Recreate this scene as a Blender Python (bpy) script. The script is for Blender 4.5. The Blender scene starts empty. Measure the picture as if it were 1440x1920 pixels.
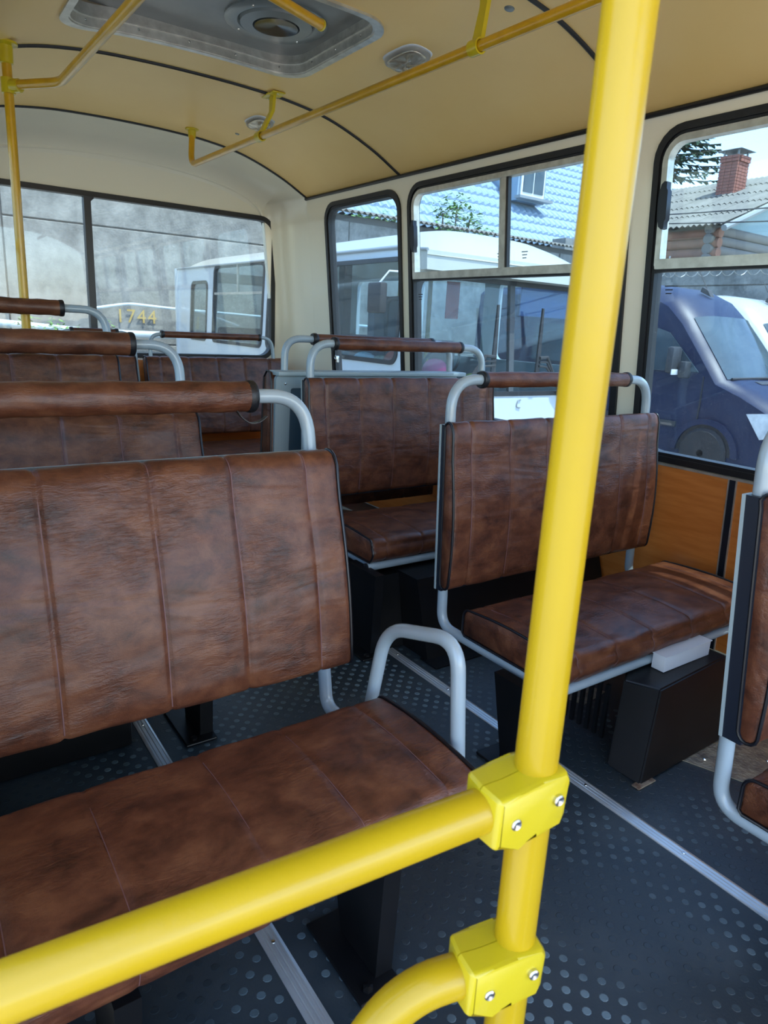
import bpy, bmesh, math, random
from mathutils import Vector, Matrix
from math import sin, cos, pi, radians, sqrt
random.seed(7)
S = bpy.context.scene
C = S.collection

# ------------------------------------------------------------ camera
R = [[0.8217779, -0.1082845, 0.5594243], [-0.5675973, -0.2419593, 0.7869492], [0.05014352, -0.9642252, -0.2602987]]
cd = bpy.data.cameras.new('camera'); cam = bpy.data.objects.new('camera', cd); C.objects.link(cam)
cam.matrix_world = Matrix([[R[i][0], -R[i][1], -R[i][2], (0, 0, 1.25)[i]] for i in range(3)] + [[0, 0, 0, 1]])
cd.sensor_fit = 'HORIZONTAL'; cd.sensor_width = 36; cd.lens = 36 * 1289.0 / 1440
cd.clip_start = 0.02; cd.clip_end = 300
cd.dof.use_dof = True; cd.dof.focus_distance = 2.1; cd.dof.aperture_fstop = 32.2 / 1000 / 0.0024
S.camera = cam

# ------------------------------------------------------------ sky, sun, exposure
SUN_DIR = Vector((0.13, -0.30, 0.94)).normalized()       # towards the sun
w = bpy.data.worlds.new('world'); S.world = w; w.use_nodes = True
nt = w.node_tree; bg = nt.nodes['Background']
sky = nt.nodes.new('ShaderNodeTexSky'); sky.sky_type = 'NISHITA'; sky.sun_disc = False
sky.sun_elevation = radians(65); sky.sun_rotation = math.atan2(SUN_DIR.x, SUN_DIR.y)
sky.air_density = 1.0; sky.dust_density = 0.7; sky.ozone_density = 1.0
nt.links.new(sky.outputs[0], bg.inputs[0]); bg.inputs[1].default_value = 0.30
sd = bpy.data.lights.new('sun', 'SUN'); sd.energy = 4.2; sd.angle = radians(0.6); sd.color = (1, 0.96, 0.88)
sun = bpy.data.objects.new('sun', sd); C.objects.link(sun)
sun.rotation_euler = SUN_DIR.to_track_quat('Z', 'Y').to_euler()
S.view_settings.view_transform = 'Standard'; S.view_settings.look = 'None'
S.view_settings.exposure = 1.5; S.view_settings.gamma = 1; S.view_settings.use_curve_mapping = False

# ------------------------------------------------------------ helpers
class MB:
    def __init__(s): s.v = []; s.f = []
    def add(s, vs, fs):
        o = len(s.v); s.v += [tuple(v) for v in vs]; s.f += [tuple(i + o for i in f) for f in fs]; return s
    def box(s, x0, x1, y0, y1, z0, z1, b=0.0):
        if b <= 0:
            vs = [(x, y, z) for x in (x0, x1) for y in (y0, y1) for z in (z0, z1)]
            return s.add(vs, [(0, 1, 3, 2), (4, 6, 7, 5), (0, 4, 5, 1), (2, 3, 7, 6), (0, 2, 6, 4), (1, 5, 7, 3)])
        bm = bmesh.new(); bmesh.ops.create_cube(bm, size=1)
        for v in bm.verts:
            v.co = ((x0 + x1) / 2 + v.co.x * (x1 - x0), (y0 + y1) / 2 + v.co.y * (y1 - y0), (z0 + z1) / 2 + v.co.z * (z1 - z0))
        bmesh.ops.bevel(bm, geom=bm.edges[:] + bm.verts[:], offset=b, segments=2, affect='EDGES', profile=0.5)
        return s.bm(bm)
    def bm(s, bm, M=None):
        bm.verts.index_update()
        s.add([(M @ v.co if M else v.co)[:] for v in bm.verts], [tuple(v.index for v in f.verts) for f in bm.faces]); bm.free(); return s
    def prism(s, poly, f0, f1):
        """poly of 2D points; f0,f1 map a 2D point to 3D for the two sides"""
        n = len(poly)
        return s.add([f0(*p) for p in poly] + [f1(*p) for p in poly],
                     [tuple(range(n)), tuple(range(2 * n - 1, n - 1, -1))] + [(i, i + n, (i + 1) % n + n, (i + 1) % n) for i in range(n)])
    def tube(s, path, r, seg=14, closed=False, caps=True, rfun=None):
        P = [Vector(p) for p in path]; n = len(P); T = []
        for i in range(n):
            a = P[(i - 1) % n] if closed or i > 0 else P[i]; b = P[(i + 1) % n] if closed or i < n - 1 else P[i]
            T.append((b - a).normalized())
        up = Vector((0, 0, 1)) if abs(T[0].z) < 0.9 else Vector((1, 0, 0))
        N = (up - T[0] * up.dot(T[0])).normalized(); vs = []
        for i in range(n):
            N = (N - T[i] * N.dot(T[i])).normalized(); B = T[i].cross(N); rr = rfun(i) if rfun else r
            for k in range(seg):
                a = 2 * pi * k / seg; vs.append(P[i] + N * (rr * cos(a)) + B * (rr * sin(a)))
        fs = []
        for i in range(n if closed else n - 1):
            for k in range(seg):
                j = (i + 1) % n; k2 = (k + 1) % seg
                fs.append((i * seg + k, i * seg + k2, j * seg + k2, j * seg + k))
        if caps and not closed: fs += [tuple(range(seg - 1, -1, -1)), tuple((n - 1) * seg + k for k in range(seg))]
        return s.add(vs, fs)
    def lathe(s, prof, o, ax, seg=32, close=True):
        """prof [(r,h)] about axis ax through o"""
        ax = Vector(ax).normalized(); up = Vector((0, 0, 1)) if abs(ax.z) < 0.9 else Vector((1, 0, 0))
        N = (up - ax * up.dot(ax)).normalized(); B = ax.cross(N); o = Vector(o); vs = []; n = len(prof)
        for r, h in prof:
            for k in range(seg):
                a = 2 * pi * k / seg; vs.append(o + ax * h + (N * cos(a) + B * sin(a)) * r)
        fs = [(i * seg + k, i * seg + (k + 1) % seg, (i + 1) * seg + (k + 1) % seg, (i + 1) * seg + k) for i in range(n - 1) for k in range(seg)]
        if close: fs += [tuple(range(seg - 1, -1, -1)), tuple((n - 1) * seg + k for k in range(seg))]
        return s.add(vs, fs)
    def grid(s, nu, nv, fn):
        vs = [fn(i / nu, j / nv) for j in range(nv + 1) for i in range(nu + 1)]
        return s.add(vs, [(j * (nu + 1) + i, j * (nu + 1) + i + 1, (j + 1) * (nu + 1) + i + 1, (j + 1) * (nu + 1) + i) for j in range(nv) for i in range(nu)])

def fix(me):
    bm = bmesh.new(); bm.from_mesh(me); bmesh.ops.recalc_face_normals(bm, faces=bm.faces); bm.to_mesh(me); bm.free()

def build(name, mb, mat, parent=None, smooth=35, recalc=True):
    me = bpy.data.meshes.new(name); me.from_pydata(mb.v, [], mb.f); me.update()
    if recalc: fix(me)
    if smooth:
        me.polygons.foreach_set('use_smooth', [True] * len(me.polygons)); me.set_sharp_from_angle(angle=radians(smooth))
    me.materials.append(mat)
    o = bpy.data.objects.new(name, me); C.objects.link(o)
    if parent is not None:
        o.parent = parent
        if parent.type == 'EMPTY': o.location = -parent.location
    return o

def tag(o, label=None, cat=None, group=None, kind=None):
    for k, v in (('label', label), ('category', cat), ('group', group), ('kind', kind)):
        if v: o[k] = v
    return o

def thing(name, label, cat, loc=(0, 0, 0), group=None, kind=None):
    o = bpy.data.objects.new(name, None); o.location = loc; o.empty_display_size = 0.05; C.objects.link(o)
    return tag(o, label, cat, group, kind)

def copy_part(src, parent, loc):
    c = src.copy(); C.objects.link(c); c.parent = parent
    c.location = Vector(loc) - (parent.location if parent.type == 'EMPTY' else Vector((0, 0, 0))); return c

def fillet(pts, r, n=7):
    P = [Vector(p) for p in pts]; out = [P[0]]
    for i in range(1, len(P) - 1):
        a, b, c = P[i - 1], P[i], P[i + 1]; d1 = (a - b); d2 = (c - b)
        rr = min(r, d1.length * 0.49, d2.length * 0.49) if not isinstance(r, (list, tuple)) else r[i - 1]
        p1 = b + d1.normalized() * rr; p2 = b + d2.normalized() * rr
        for k in range(n + 1):
            t = k / n; out.append(p1 * (1 - t) ** 2 + b * 2 * t * (1 - t) + p2 * t * t)
    out.append(P[-1]); return out

def rrect(a0, a1, b0, b1, r, n=6):
    """rounded rectangle, ccw 2D points; r may be 4 radii (a1b1,a0b1,a0b0,a1b0)"""
    r = r if isinstance(r, (list, tuple)) else [r] * 4; out = []
    for (ca, cb, sa, sb, st), q in zip([(a1, b1, -1, -1, 0), (a0, b1, 1, -1, 90), (a0, b0, 1, 1, 180), (a1, b0, -1, 1, 270)], r):
        for k in range(n + 1):
            t = radians(st + 90 * k / n); out.append((ca + sa * q + q * cos(t), cb + sb * q + q * sin(t)))
    return out

def panel(mb, outer, holes, f0, f1):
    """flat panel with holes between mapped faces f0 and f1"""
    bm = bmesh.new(); loops = [outer] + holes; es = []
    idx = []
    for L in loops:
        vs = [bm.verts.new((p[0], p[1], 0)) for p in L]
        es += [bm.edges.new((vs[i], vs[(i + 1) % len(vs)])) for i in range(len(vs))]
    bmesh.ops.triangle_fill(bm, edges=es, use_beauty=True, use_dissolve=False)
    bm.verts.ensure_lookup_table(); bm.verts.index_update()
    tris = [tuple(v.index for v in f.verts) for f in bm.faces]; co = [(v.co.x, v.co.y) for v in bm.verts]; bm.free()
    n = len(co); fs = tris + [tuple(i + n for i in reversed(t)) for t in tris]; k = 0
    for L in loops:
        m = len(L); fs += [(k + i, k + i + n, k + (i + 1) % m + n, k + (i + 1) % m) for i in range(m)]; k += m
    return mb.add([f0(*c) for c in co] + [f1(*c) for c in co], fs)

def ring(mb, outer, inner, f, d0, d1):
    """frame between two loops of equal count; f(a,b,d)"""
    n = len(outer); vs = [f(*p, d0) for p in outer] + [f(*p, d1) for p in outer] + [f(*p, d1) for p in inner] + [f(*p, d0) for p in inner]
    fs = []
    for q in range(4):
        for i in range(n):
            j = (i + 1) % n; q2 = (q + 1) % 4
            fs.append((q * n + i, q * n + j, q2 * n + j, q2 * n + i))
    return mb.add(vs, fs)

# ------------------------------------------------------------ materials
def mat(name, col, rough=0.5, metal=0.0, col2=None, nscale=8, bump=0.0, bscale=60, detail=4, rough2=None, spec=0.5, coat=0.0, stretch=None, contrast=(0.35, 0.65)):
    m = bpy.data.materials.new(name); m.use_nodes = True; t = m.node_tree; b = t.nodes['Principled BSDF']
    b.inputs['Base Color'].default_value = (*col, 1); b.inputs['Roughness'].default_value = rough; b.inputs['Metallic'].default_value = metal
    b.inputs['Specular IOR Level'].default_value = spec; b.inputs['Coat Weight'].default_value = coat; b.inputs['Coat Roughness'].default_value = 0.08
    tc = t.nodes.new('ShaderNodeTexCoord'); src = tc.outputs['Object']
    if stretch:
        mp = t.nodes.new('ShaderNodeMapping'); mp.inputs['Scale'].default_value = stretch; t.links.new(src, mp.inputs[0]); src = mp.outputs[0]
    if col2:
        n = t.nodes.new('ShaderNodeTexNoise'); n.inputs['Scale'].default_value = nscale; n.inputs['Detail'].default_value = detail; n.inputs['Roughness'].default_value = 0.78 if detail > 10 else 0.5; t.links.new(src, n.inputs[0])
        r = t.nodes.new('ShaderNodeValToRGB'); r.color_ramp.elements[0].position = contrast[0]; r.color_ramp.elements[1].position = contrast[1]
        r.color_ramp.elements[0].color = (*col, 1); r.color_ramp.elements[1].color = (*col2, 1)
        t.links.new(n.outputs[0], r.inputs[0]); t.links.new(r.outputs[0], b.inputs['Base Color'])
        if rough2 is not None:
            mr = t.nodes.new('ShaderNodeMapRange'); mr.inputs['From Min'].default_value = contrast[0]; mr.inputs['From Max'].default_value = contrast[1]
            mr.inputs['To Min'].default_value = rough; mr.inputs['To Max'].default_value = rough2; t.links.new(n.outputs[0], mr.inputs[0]); t.links.new(mr.outputs[0], b.inputs['Roughness'])
    if bump:
        n2 = t.nodes.new('ShaderNodeTexNoise'); n2.inputs['Scale'].default_value = bscale; n2.inputs['Detail'].default_value = 5; t.links.new(src, n2.inputs[0])
        bp = t.nodes.new('ShaderNodeBump'); bp.inputs['Strength'].default_value = bump; bp.inputs['Distance'].default_value = 0.01
        t.links.new(n2.outputs[0], bp.inputs['Height']); t.links.new(bp.outputs[0], b.inputs['Normal'])
    return m

def leather(name, c1, c2, c3):
    m = bpy.data.materials.new(name); m.use_nodes = True; t = m.node_tree; b = t.nodes['Principled BSDF']; L = t.links.new
    tc = t.nodes.new('ShaderNodeTexCoord'); src = tc.outputs['Object']
    def noise(sc, det=4, rg=0.55, vec=None, dist=0.0):
        n = t.nodes.new('ShaderNodeTexNoise'); n.inputs['Scale'].default_value = sc; n.inputs['Detail'].default_value = det
        n.inputs['Roughness'].default_value = rg; n.inputs['Distortion'].default_value = dist; L(vec or src, n.inputs[0]); return n.outputs[0]
    mp = t.nodes.new('ShaderNodeMapping'); mp.inputs['Scale'].default_value = (1.0, 1.3, 1.4); L(src, mp.inputs[0])
    a = noise(11, 7, 0.66, mp.outputs[0], 0.25); r = t.nodes.new('ShaderNodeValToRGB'); e = r.color_ramp.elements
    e[0].position = 0.34; e[0].color = (*c1, 1); e[1].position = 0.66; e[1].color = (*c3, 1); q = e.new(0.5); q.color = (*c2, 1)
    L(a, r.inputs[0]); L(r.outputs[0], b.inputs['Base Color'])
    mr = t.nodes.new('ShaderNodeMapRange'); mr.inputs['To Min'].default_value = 0.30; mr.inputs['To Max'].default_value = 0.46; L(noise(20), mr.inputs[0]); L(mr.outputs[0], b.inputs['Roughness'])
    # wrinkles: directional folds masked by patches, plus fine grain
    mp2 = t.nodes.new('ShaderNodeMapping'); mp2.inputs['Scale'].default_value = (0.6, 1.5, 2.2); mp2.inputs['Rotation'].default_value = (0.1, 0.35, 0.3); L(src, mp2.inputs[0])
    fold = noise(52, 3, 0.6, mp2.outputs[0], 1.4); msk = noise(6, 2); big = noise(4.5, 2, 0.5, mp2.outputs[0], 0.8); fine = noise(420, 2)
    def math_(op, x, y):
        n = t.nodes.new('ShaderNodeMath'); n.operation = op
        for i, v in enumerate((x, y)):
            if isinstance(v, (int, float)): n.inputs[i].default_value = v
            else: L(v, n.inputs[i])
        return n.outputs[0]
    mm = t.nodes.new('ShaderNodeMapRange'); mm.inputs['From Min'].default_value = 0.42; mm.inputs['From Max'].default_value = 0.68; L(msk, mm.inputs[0])
    h = math_('ADD', math_('MULTIPLY', math_('MULTIPLY', fold, mm.outputs[0]), 0.8), math_('ADD', math_('MULTIPLY', big, 2.6), math_('MULTIPLY', fine, 0.10)))
    bp = t.nodes.new('ShaderNodeBump'); bp.inputs['Strength'].default_value = 0.6; bp.inputs['Distance'].default_value = 0.006
    L(h, bp.inputs['Height']); L(bp.outputs[0], b.inputs['Normal']); b.inputs['Specular IOR Level'].default_value = 0.42
    return m

def glass(name, tint, dust=0.1, dscale=30, dcol=(0.62, 0.66, 0.68), specks=0.0):
    m = bpy.data.materials.new(name); m.use_nodes = True; t = m.node_tree; L = t.links.new; N = t.nodes
    out = N['Material Output']; N.remove(N['Principled BSDF'])
    tr = N.new('ShaderNodeBsdfTransparent'); tr.inputs[0].default_value = (*tint, 1)
    gl = N.new('ShaderNodeBsdfGlossy'); gl.inputs['Roughness'].default_value = 0.02
    df = N.new('ShaderNodeBsdfTranslucent'); df.inputs[0].default_value = (*dcol, 1)
    d2 = N.new('ShaderNodeBsdfDiffuse'); d2.inputs[0].default_value = (*dcol, 1)
    md = N.new('ShaderNodeMixShader'); md.inputs[0].default_value = 0.5; L(df.outputs[0], md.inputs[1]); L(d2.outputs[0], md.inputs[2])
    lw = N.new('ShaderNodeLayerWeight'); lw.inputs[0].default_value = 0.5      # Schlick reflectance, same on both faces of the pane
    pw = N.new('ShaderNodeMath'); pw.operation = 'POWER'; pw.inputs[1].default_value = 5; L(lw.outputs['Facing'], pw.inputs[0])
    fr = N.new('ShaderNodeMath'); fr.operation = 'MULTIPLY_ADD'; fr.inputs[1].default_value = 0.9; fr.inputs[2].default_value = 0.035; L(pw.outputs[0], fr.inputs[0])
    m1 = N.new('ShaderNodeMixShader'); L(fr.outputs[0], m1.inputs[0]); L(tr.outputs[0], m1.inputs[1]); L(gl.outputs[0], m1.inputs[2])
    tc = N.new('ShaderNodeTexCoord'); n1 = N.new('ShaderNodeTexNoise'); n1.inputs['Scale'].default_value = dscale; n1.inputs['Detail'].default_value = 6; n1.inputs['Roughness'].default_value = 0.7
    L(tc.outputs['Object'], n1.inputs[0])
    mr = N.new('ShaderNodeMapRange'); mr.inputs['From Min'].default_value = 0.35; mr.inputs['From Max'].default_value = 0.8; mr.inputs['To Min'].default_value = dust * 0.6; mr.inputs['To Max'].default_value = dust * 2.0
    L(n1.outputs[0], mr.inputs[0]); fac = mr.outputs[0]
    if specks:
        n2 = N.new('ShaderNodeTexNoise'); n2.inputs['Scale'].default_value = 330; n2.inputs['Detail'].default_value = 1; L(tc.outputs['Object'], n2.inputs[0])
        m3 = N.new('ShaderNodeMapRange'); m3.inputs['From Min'].default_value = 0.64; m3.inputs['From Max'].default_value = 0.72; m3.inputs['To Max'].default_value = specks; L(n2.outputs[0], m3.inputs[0])
        ad = N.new('ShaderNodeMath'); ad.operation = 'ADD'; ad.use_clamp = True; L(fac, ad.inputs[0]); L(m3.outputs[0], ad.inputs[1]); fac = ad.outputs[0]
    m2 = N.new('ShaderNodeMixShader'); L(fac, m2.inputs[0]); L(m1.outputs[0], m2.inputs[1]); L(md.outputs[0], m2.inputs[2]); L(m2.outputs[0], out.inputs[0])
    return m

LEA = leather('brown_leatherette', (0.048, 0.015, 0.008), (0.108, 0.035, 0.017), (0.170, 0.063, 0.029))
M = dict(
    seam=mat('seam_thread', (0.16, 0.075, 0.075), 0.6),
    piping=mat('black_piping', (0.006, 0.006, 0.009), 0.35),
    tube=mat('grey_painted_tube', (0.31, 0.375, 0.415), 0.22, col2=(0.335, 0.40, 0.44), nscale=12, coat=0.3),
    board=mat('grey_board', (0.30, 0.36, 0.37), 0.4), darkboard=mat('slate_board', (0.06, 0.10, 0.13), 0.4),
    blackrub=mat('black_rubber', (0.008, 0.008, 0.010), 0.45, bump=0.1, bscale=200),
    navy=mat('dark_edge_strip', (0.008, 0.012, 0.022), 0.38),
    black=mat('black_painted_steel', (0.004, 0.0045, 0.0055), 0.36, col2=(0.007, 0.007, 0.008), nscale=9, spec=.25),
    yellow=mat('yellow_powder_coat', (0.50, 0.325, 0.005), 0.30, col2=(0.46, 0.295, 0.0045), nscale=5, bump=0.03, bscale=90, coat=0.12, spec=.4),
    yplast=mat('yellow_plastic', (0.56, 0.43, 0.010), 0.30, coat=0.2, bump=0.03, bscale=200),
    yrail=mat('yellow_rail_paint', (0.62, 0.34, 0.006), 0.28, col2=(0.54, 0.29, 0.005), nscale=14, bump=0.05, bscale=120, coat=0.4),
    steel=mat('zinc_screw', (0.62, 0.62, 0.60), 0.25, 1.0),
    alu=mat('aluminium', (0.66, 0.64, 0.58), 0.34, 0.7, col2=(0.50, 0.48, 0.43), nscale=22, bump=0.05, bscale=60),
    alubright=mat('aluminium_strip', (0.66, 0.70, 0.72), 0.28, 0.6, col2=(0.50, 0.53, 0.55), nscale=6, bump=0.02, bscale=60),
    cream=mat('cream_painted_shell', (0.86, 0.81, 0.66), 0.22, bump=0.03, bscale=14, coat=0.35),
    ceil=mat('beige_ceiling_board', (0.87, 0.575, 0.205), 0.42, col2=(0.89, 0.60, 0.222), nscale=3),
    wood=None, hatch=mat('grey_hatch_plastic', (0.20, 0.20, 0.19), 0.35, col2=(0.25, 0.25, 0.235), nscale=6),
    vent=mat('dark_vent_glass', (0.03, 0.035, 0.035), 0.12), ventring=mat('vent_ring', (0.18, 0.20, 0.20), 0.25),
    lamp=None, white=mat('white_card', (0.68, 0.70, 0.74), 0.5),
    plate=mat('worn_metal_plate', (0.42, 0.36, 0.26), 0.35, 0.4, col2=(0.20, 0.18, 0.15), nscale=30, bump=0.3, bscale=90),
)
def woodmat():
    m = mat('orange_wood_laminate', (0.56, 0.17, 0.030), 0.38, col2=(0.66, 0.225, 0.048), nscale=5, stretch=(1, 1.2, 9), detail=6, coat=0.15); return m
M['wood'] = woodmat()
def lampmat():
    m = bpy.data.materials.new('clear_lamp_lens'); m.use_nodes = True; b = m.node_tree.nodes['Principled BSDF']
    b.inputs['Base Color'].default_value = (0.85, 0.80, 0.70, 1); b.inputs['Roughness'].default_value = 0.08; b.inputs['Transmission Weight'].default_value = 0.93; b.inputs['IOR'].default_value = 1.3; return m
M['lamp'] = lampmat(); M['reflector'] = mat('lamp_reflector', (0.62, 0.60, 0.55), 0.25, 0.8)

def floormat(name, dot=False):
    m = bpy.data.materials.new(name); m.use_nodes = True; t = m.node_tree; b = t.nodes['Principled BSDF']; L = t.links.new
    tc = t.nodes.new('ShaderNodeTexCoord'); n = t.nodes.new('ShaderNodeTexNoise'); n.inputs['Scale'].default_value = 2.4 if dot else 3.2; n.inputs['Detail'].default_value = 4; L(tc.outputs['Object'], n.inputs[0])
    r = t.nodes.new('ShaderNodeValToRGB'); e = r.color_ramp.elements; e[0].position = 0.48; e[1].position = 0.64
    if dot: e[0].color = (0.021, 0.032, 0.041, 1); e[1].color = (0.115, 0.165, 0.190, 1)
    else: e[0].color = (0.020, 0.031, 0.040, 1); e[1].color = (0.036, 0.048, 0.056, 1)
    L(n.outputs[0], r.inputs[0]); L(r.outputs[0], b.inputs['Base Color']); b.inputs['Roughness'].default_value = 0.36 if dot else 0.42
    n2 = t.nodes.new('ShaderNodeTexNoise'); n2.inputs['Scale'].default_value = 160; L(tc.outputs['Object'], n2.inputs[0])
    bp = t.nodes.new('ShaderNodeBump'); bp.inputs['Strength'].default_value = 0.12; bp.inputs['Distance'].default_value = 0.005; L(n2.outputs[0], bp.inputs['Height']); L(bp.outputs[0], b.inputs['Normal'])
    return m
M['floor'] = floormat('blue_grey_linoleum'); M['dot'] = floormat('worn_linoleum_coin', True)
M['glass_side'] = glass('side_window_glass', (0.68, 0.77, 0.81), 0.007, 9, specks=0.14)
M['glass_rear'] = glass('dusty_rear_glass', (0.72, 0.77, 0.77), 0.03, 7, specks=0.30)

# ------------------------------------------------------------ bus shell
XC = 1.30
PROF = [(0, 2.352), (0.25, 2.348), (0.48, 2.334), (0.73, 2.292), (1.00, 2.196), (1.205, 2.092)]
def prof(x):
    d = min(abs(x - XC), 1.205)
    for (a, za), (b, zb) in zip(PROF, PROF[1:]):
        if d <= b:
            t = (d - a) / (b - a); i = PROF.index((a, za))
            def sl(k):
                k0, k1 = max(k - 1, 0), min(k + 1, len(PROF) - 1); 
                return 0 if k == 0 else (PROF[k1][1] - PROF[k0][1]) / (PROF[k1][0] - PROF[k0][0])
            h = b - a; m0, m1 = sl(i) * h, sl(i + 1) * h
            return za * (2 * t**3 - 3 * t * t + 1) + m0 * (t**3 - 2 * t * t + t) + zb * (-2 * t**3 + 3 * t * t) + m1 * (t**3 - t * t)
    return PROF[-1][1]
def wx(z): return 2.62 - (z - 0.85) * 0.1          # inner face of the right wall
YF, YR = -1.8, 4.65

# floor
mb = MB(); mb.box(-0.05, 2.75, YF, 5.05, -0.06, 0.0); floor = build('floor', mb, M['floor'], smooth=0); tag(floor, kind='structure')
mb = MB(); r = 0.0092
for j in range(-4, 120):
    y = 0.2 + j * 0.0258
    if y > 3.3: break
    for i in range(0, 38):
        x = 0.06 + i * 0.0512 + (0.0256 if j % 2 else 0)
        if abs(x - 1.50) < 0.035 or abs(x - 0.512) < 0.035 or x > 1.93: continue
        if y > 1.9 and x > 1.56: continue
        vs = [(x + r * cos(k * pi / 5), y + r * sin(k * pi / 5), 0.0) for k in range(10)] + [(x + r * .88 * cos(k * pi / 5), y + r * .82 * sin(k * pi / 5), 0.0006) for k in range(10)]
        mb.add(vs, [(k, (k + 1) % 10, 10 + (k + 1) % 10, 10 + k) for k in range(10)] + [tuple(range(10, 20))])
o = build('raised_coin', mb, M['dot'], floor, smooth=0, recalc=False); tag(o, kind='stuff')
for i, x in enumerate((1.50, 0.512)):
    mb = MB(); W = 0.021
    pr = [(-W, 0), (-W, .002), (-W * .72, .0035), (-W * .62, .0035), (-W * .55, .0022), (-W * .40, .0022), (-W * .33, .0038), (-W * .1, .0038), (-W * .04, .0022), (W * .12, .0022), (W * .2, .0038), (W * .42, .0038), (W * .5, .0022), (W * .65, .0022), (W * .72, .0034), (W, .002), (W, 0)]
    mb.prism(pr, lambda a, b: (x + a, YF, b), lambda a, b: (x + a, 4.1, b))
    t_ = build('trim_%d' % (i + 1), mb, M['alubright'], smooth=20); tag(t_, kind='structure')
    for k in range(14): build('screw', MB().lathe([(0.0045, 0), (0.004, .0016), (0.001, .002)], (x + .002, -.2 + k * 0.31, .0036), (0, 0, 1), 10), M['steel'], t_)
# worn metal plates in the floor by the right wall
t_ = thing('floor_plate', 'worn beige metal plate let into the floor beside the black box', 'metal plate', (2.1, 0.9, 0))
mb = MB(); mb.prism([(1.86, 0.98), (2.09, 1.0), (2.52, 1.0), (2.52, 0.55), (1.93, 0.80)], lambda a, b: (a, b, 0.0002), lambda a, b: (a, b, 0.003)); build('sheet', mb, M['plate'], t_)
for p in ((1.93, .93), (2.03, .94), (2.1, .82), (2.3, .93), (2.25, .72)): build('bolt', MB().lathe([(.006, 0), (.005, .003), (.001, .004)], (*p, .003), (0, 0, 1), 10), M['steel'], t_)
t_ = build('metal_hatch_plate', MB().prism([(1.80, 1.50), (1.96, 1.52), (2.0, 1.36), (1.86, 1.34)], lambda a, b: (a, b, 0.0002), lambda a, b: (a, b, 0.003)), M['plate'])
tag(t_, 'small beige metal plate on the floor under the right seat', 'metal plate')

# right wall with window holes
WIN = [(3.52, 4.40, 0.76, 2.03), (1.93, 3.45, 0.755, 2.035), (0.33, 1.835, 0.755, 2.035), (-1.27, 0.235, 0.755, 2.035)]
def fr(a, b, d=0.0): return (wx(b) + d, a, b)
def fl(a, b, d=0.0): return (2 * XC - wx(b) - d, a, b)
mb = MB(); holes = [rrect(a + .008, b - .008, c + .008, d - .008, 0.115) for a, b, c, d in WIN]
panel(mb, [(YF, 0), (YR, 0), (YR, 2.092), (YF, 2.092)], holes, lambda a, b: fr(a, b), lambda a, b: fr(a, b, 0.05))
wall_r = build('wall_right', mb, M['cream'], smooth=0); tag(wall_r, kind='structure')
# laminate boards below the windows, with black joint strips
ys = [-1.78, -0.24, 1.36, 2.96, 4.5]
for i in range(4):
    mb = MB(); mb.prism([(ys[i] + .018, .012), (ys[i + 1] - .018, .012), (ys[i + 1] - .018, .742), (ys[i] + .018, .742)], lambda a, b: fr(a, b, -.010), lambda a, b: fr(a, b, 0))
    build('laminate_board', mb, M['wood'], wall_r, smooth=0)
for y in ys[:4]:
    mb = MB(); mb.prism([(y - .013, .01), (y + .013, .01), (y + .013, .742), (y - .013, .742)], lambda a, b: fr(a, b, -.013), lambda a, b: fr(a, b, 0)); build('joint_strip', mb, M['navy'], wall_r)
    for s in (-1, 1):
        mb = MB(); mb.prism([(y + s * .0155 - .0025, .01), (y + s * .0155 + .0025, .01), (y + s * .0155 + .0025, .742), (y + s * .0155 - .0025, .742)], lambda a, b: fr(a, b, -.016), lambda a, b: fr(a, b, 0)); build('strip_edge', mb, M['alu'], wall_r)
mb = MB(); mb.prism([(YF, .742), (YR, .742), (YR, .752), (YF, .752)], lambda a, b: fr(a, b, -.014), lambda a, b: fr(a, b, 0)); build('sill_ledge', mb, M['alu'], wall_r)
# black moulding between wall and ceiling
mb = MB(); mb.tube([(wx(2.085) - .006, YF, 2.085), (wx(2.085) - .006, YR, 2.085)], .0105, 10); o = build('trim_3', mb, M['blackrub']); tag(o, kind='structure')
mb = MB(); mb.tube([(2 * XC - wx(2.085) + .006, .6, 2.085), (2 * XC - wx(2.085) + .006, YR, 2.085)], .0105, 10); o = build('trim_4', mb, M['blackrub']); tag(o, kind='structure')

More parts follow.
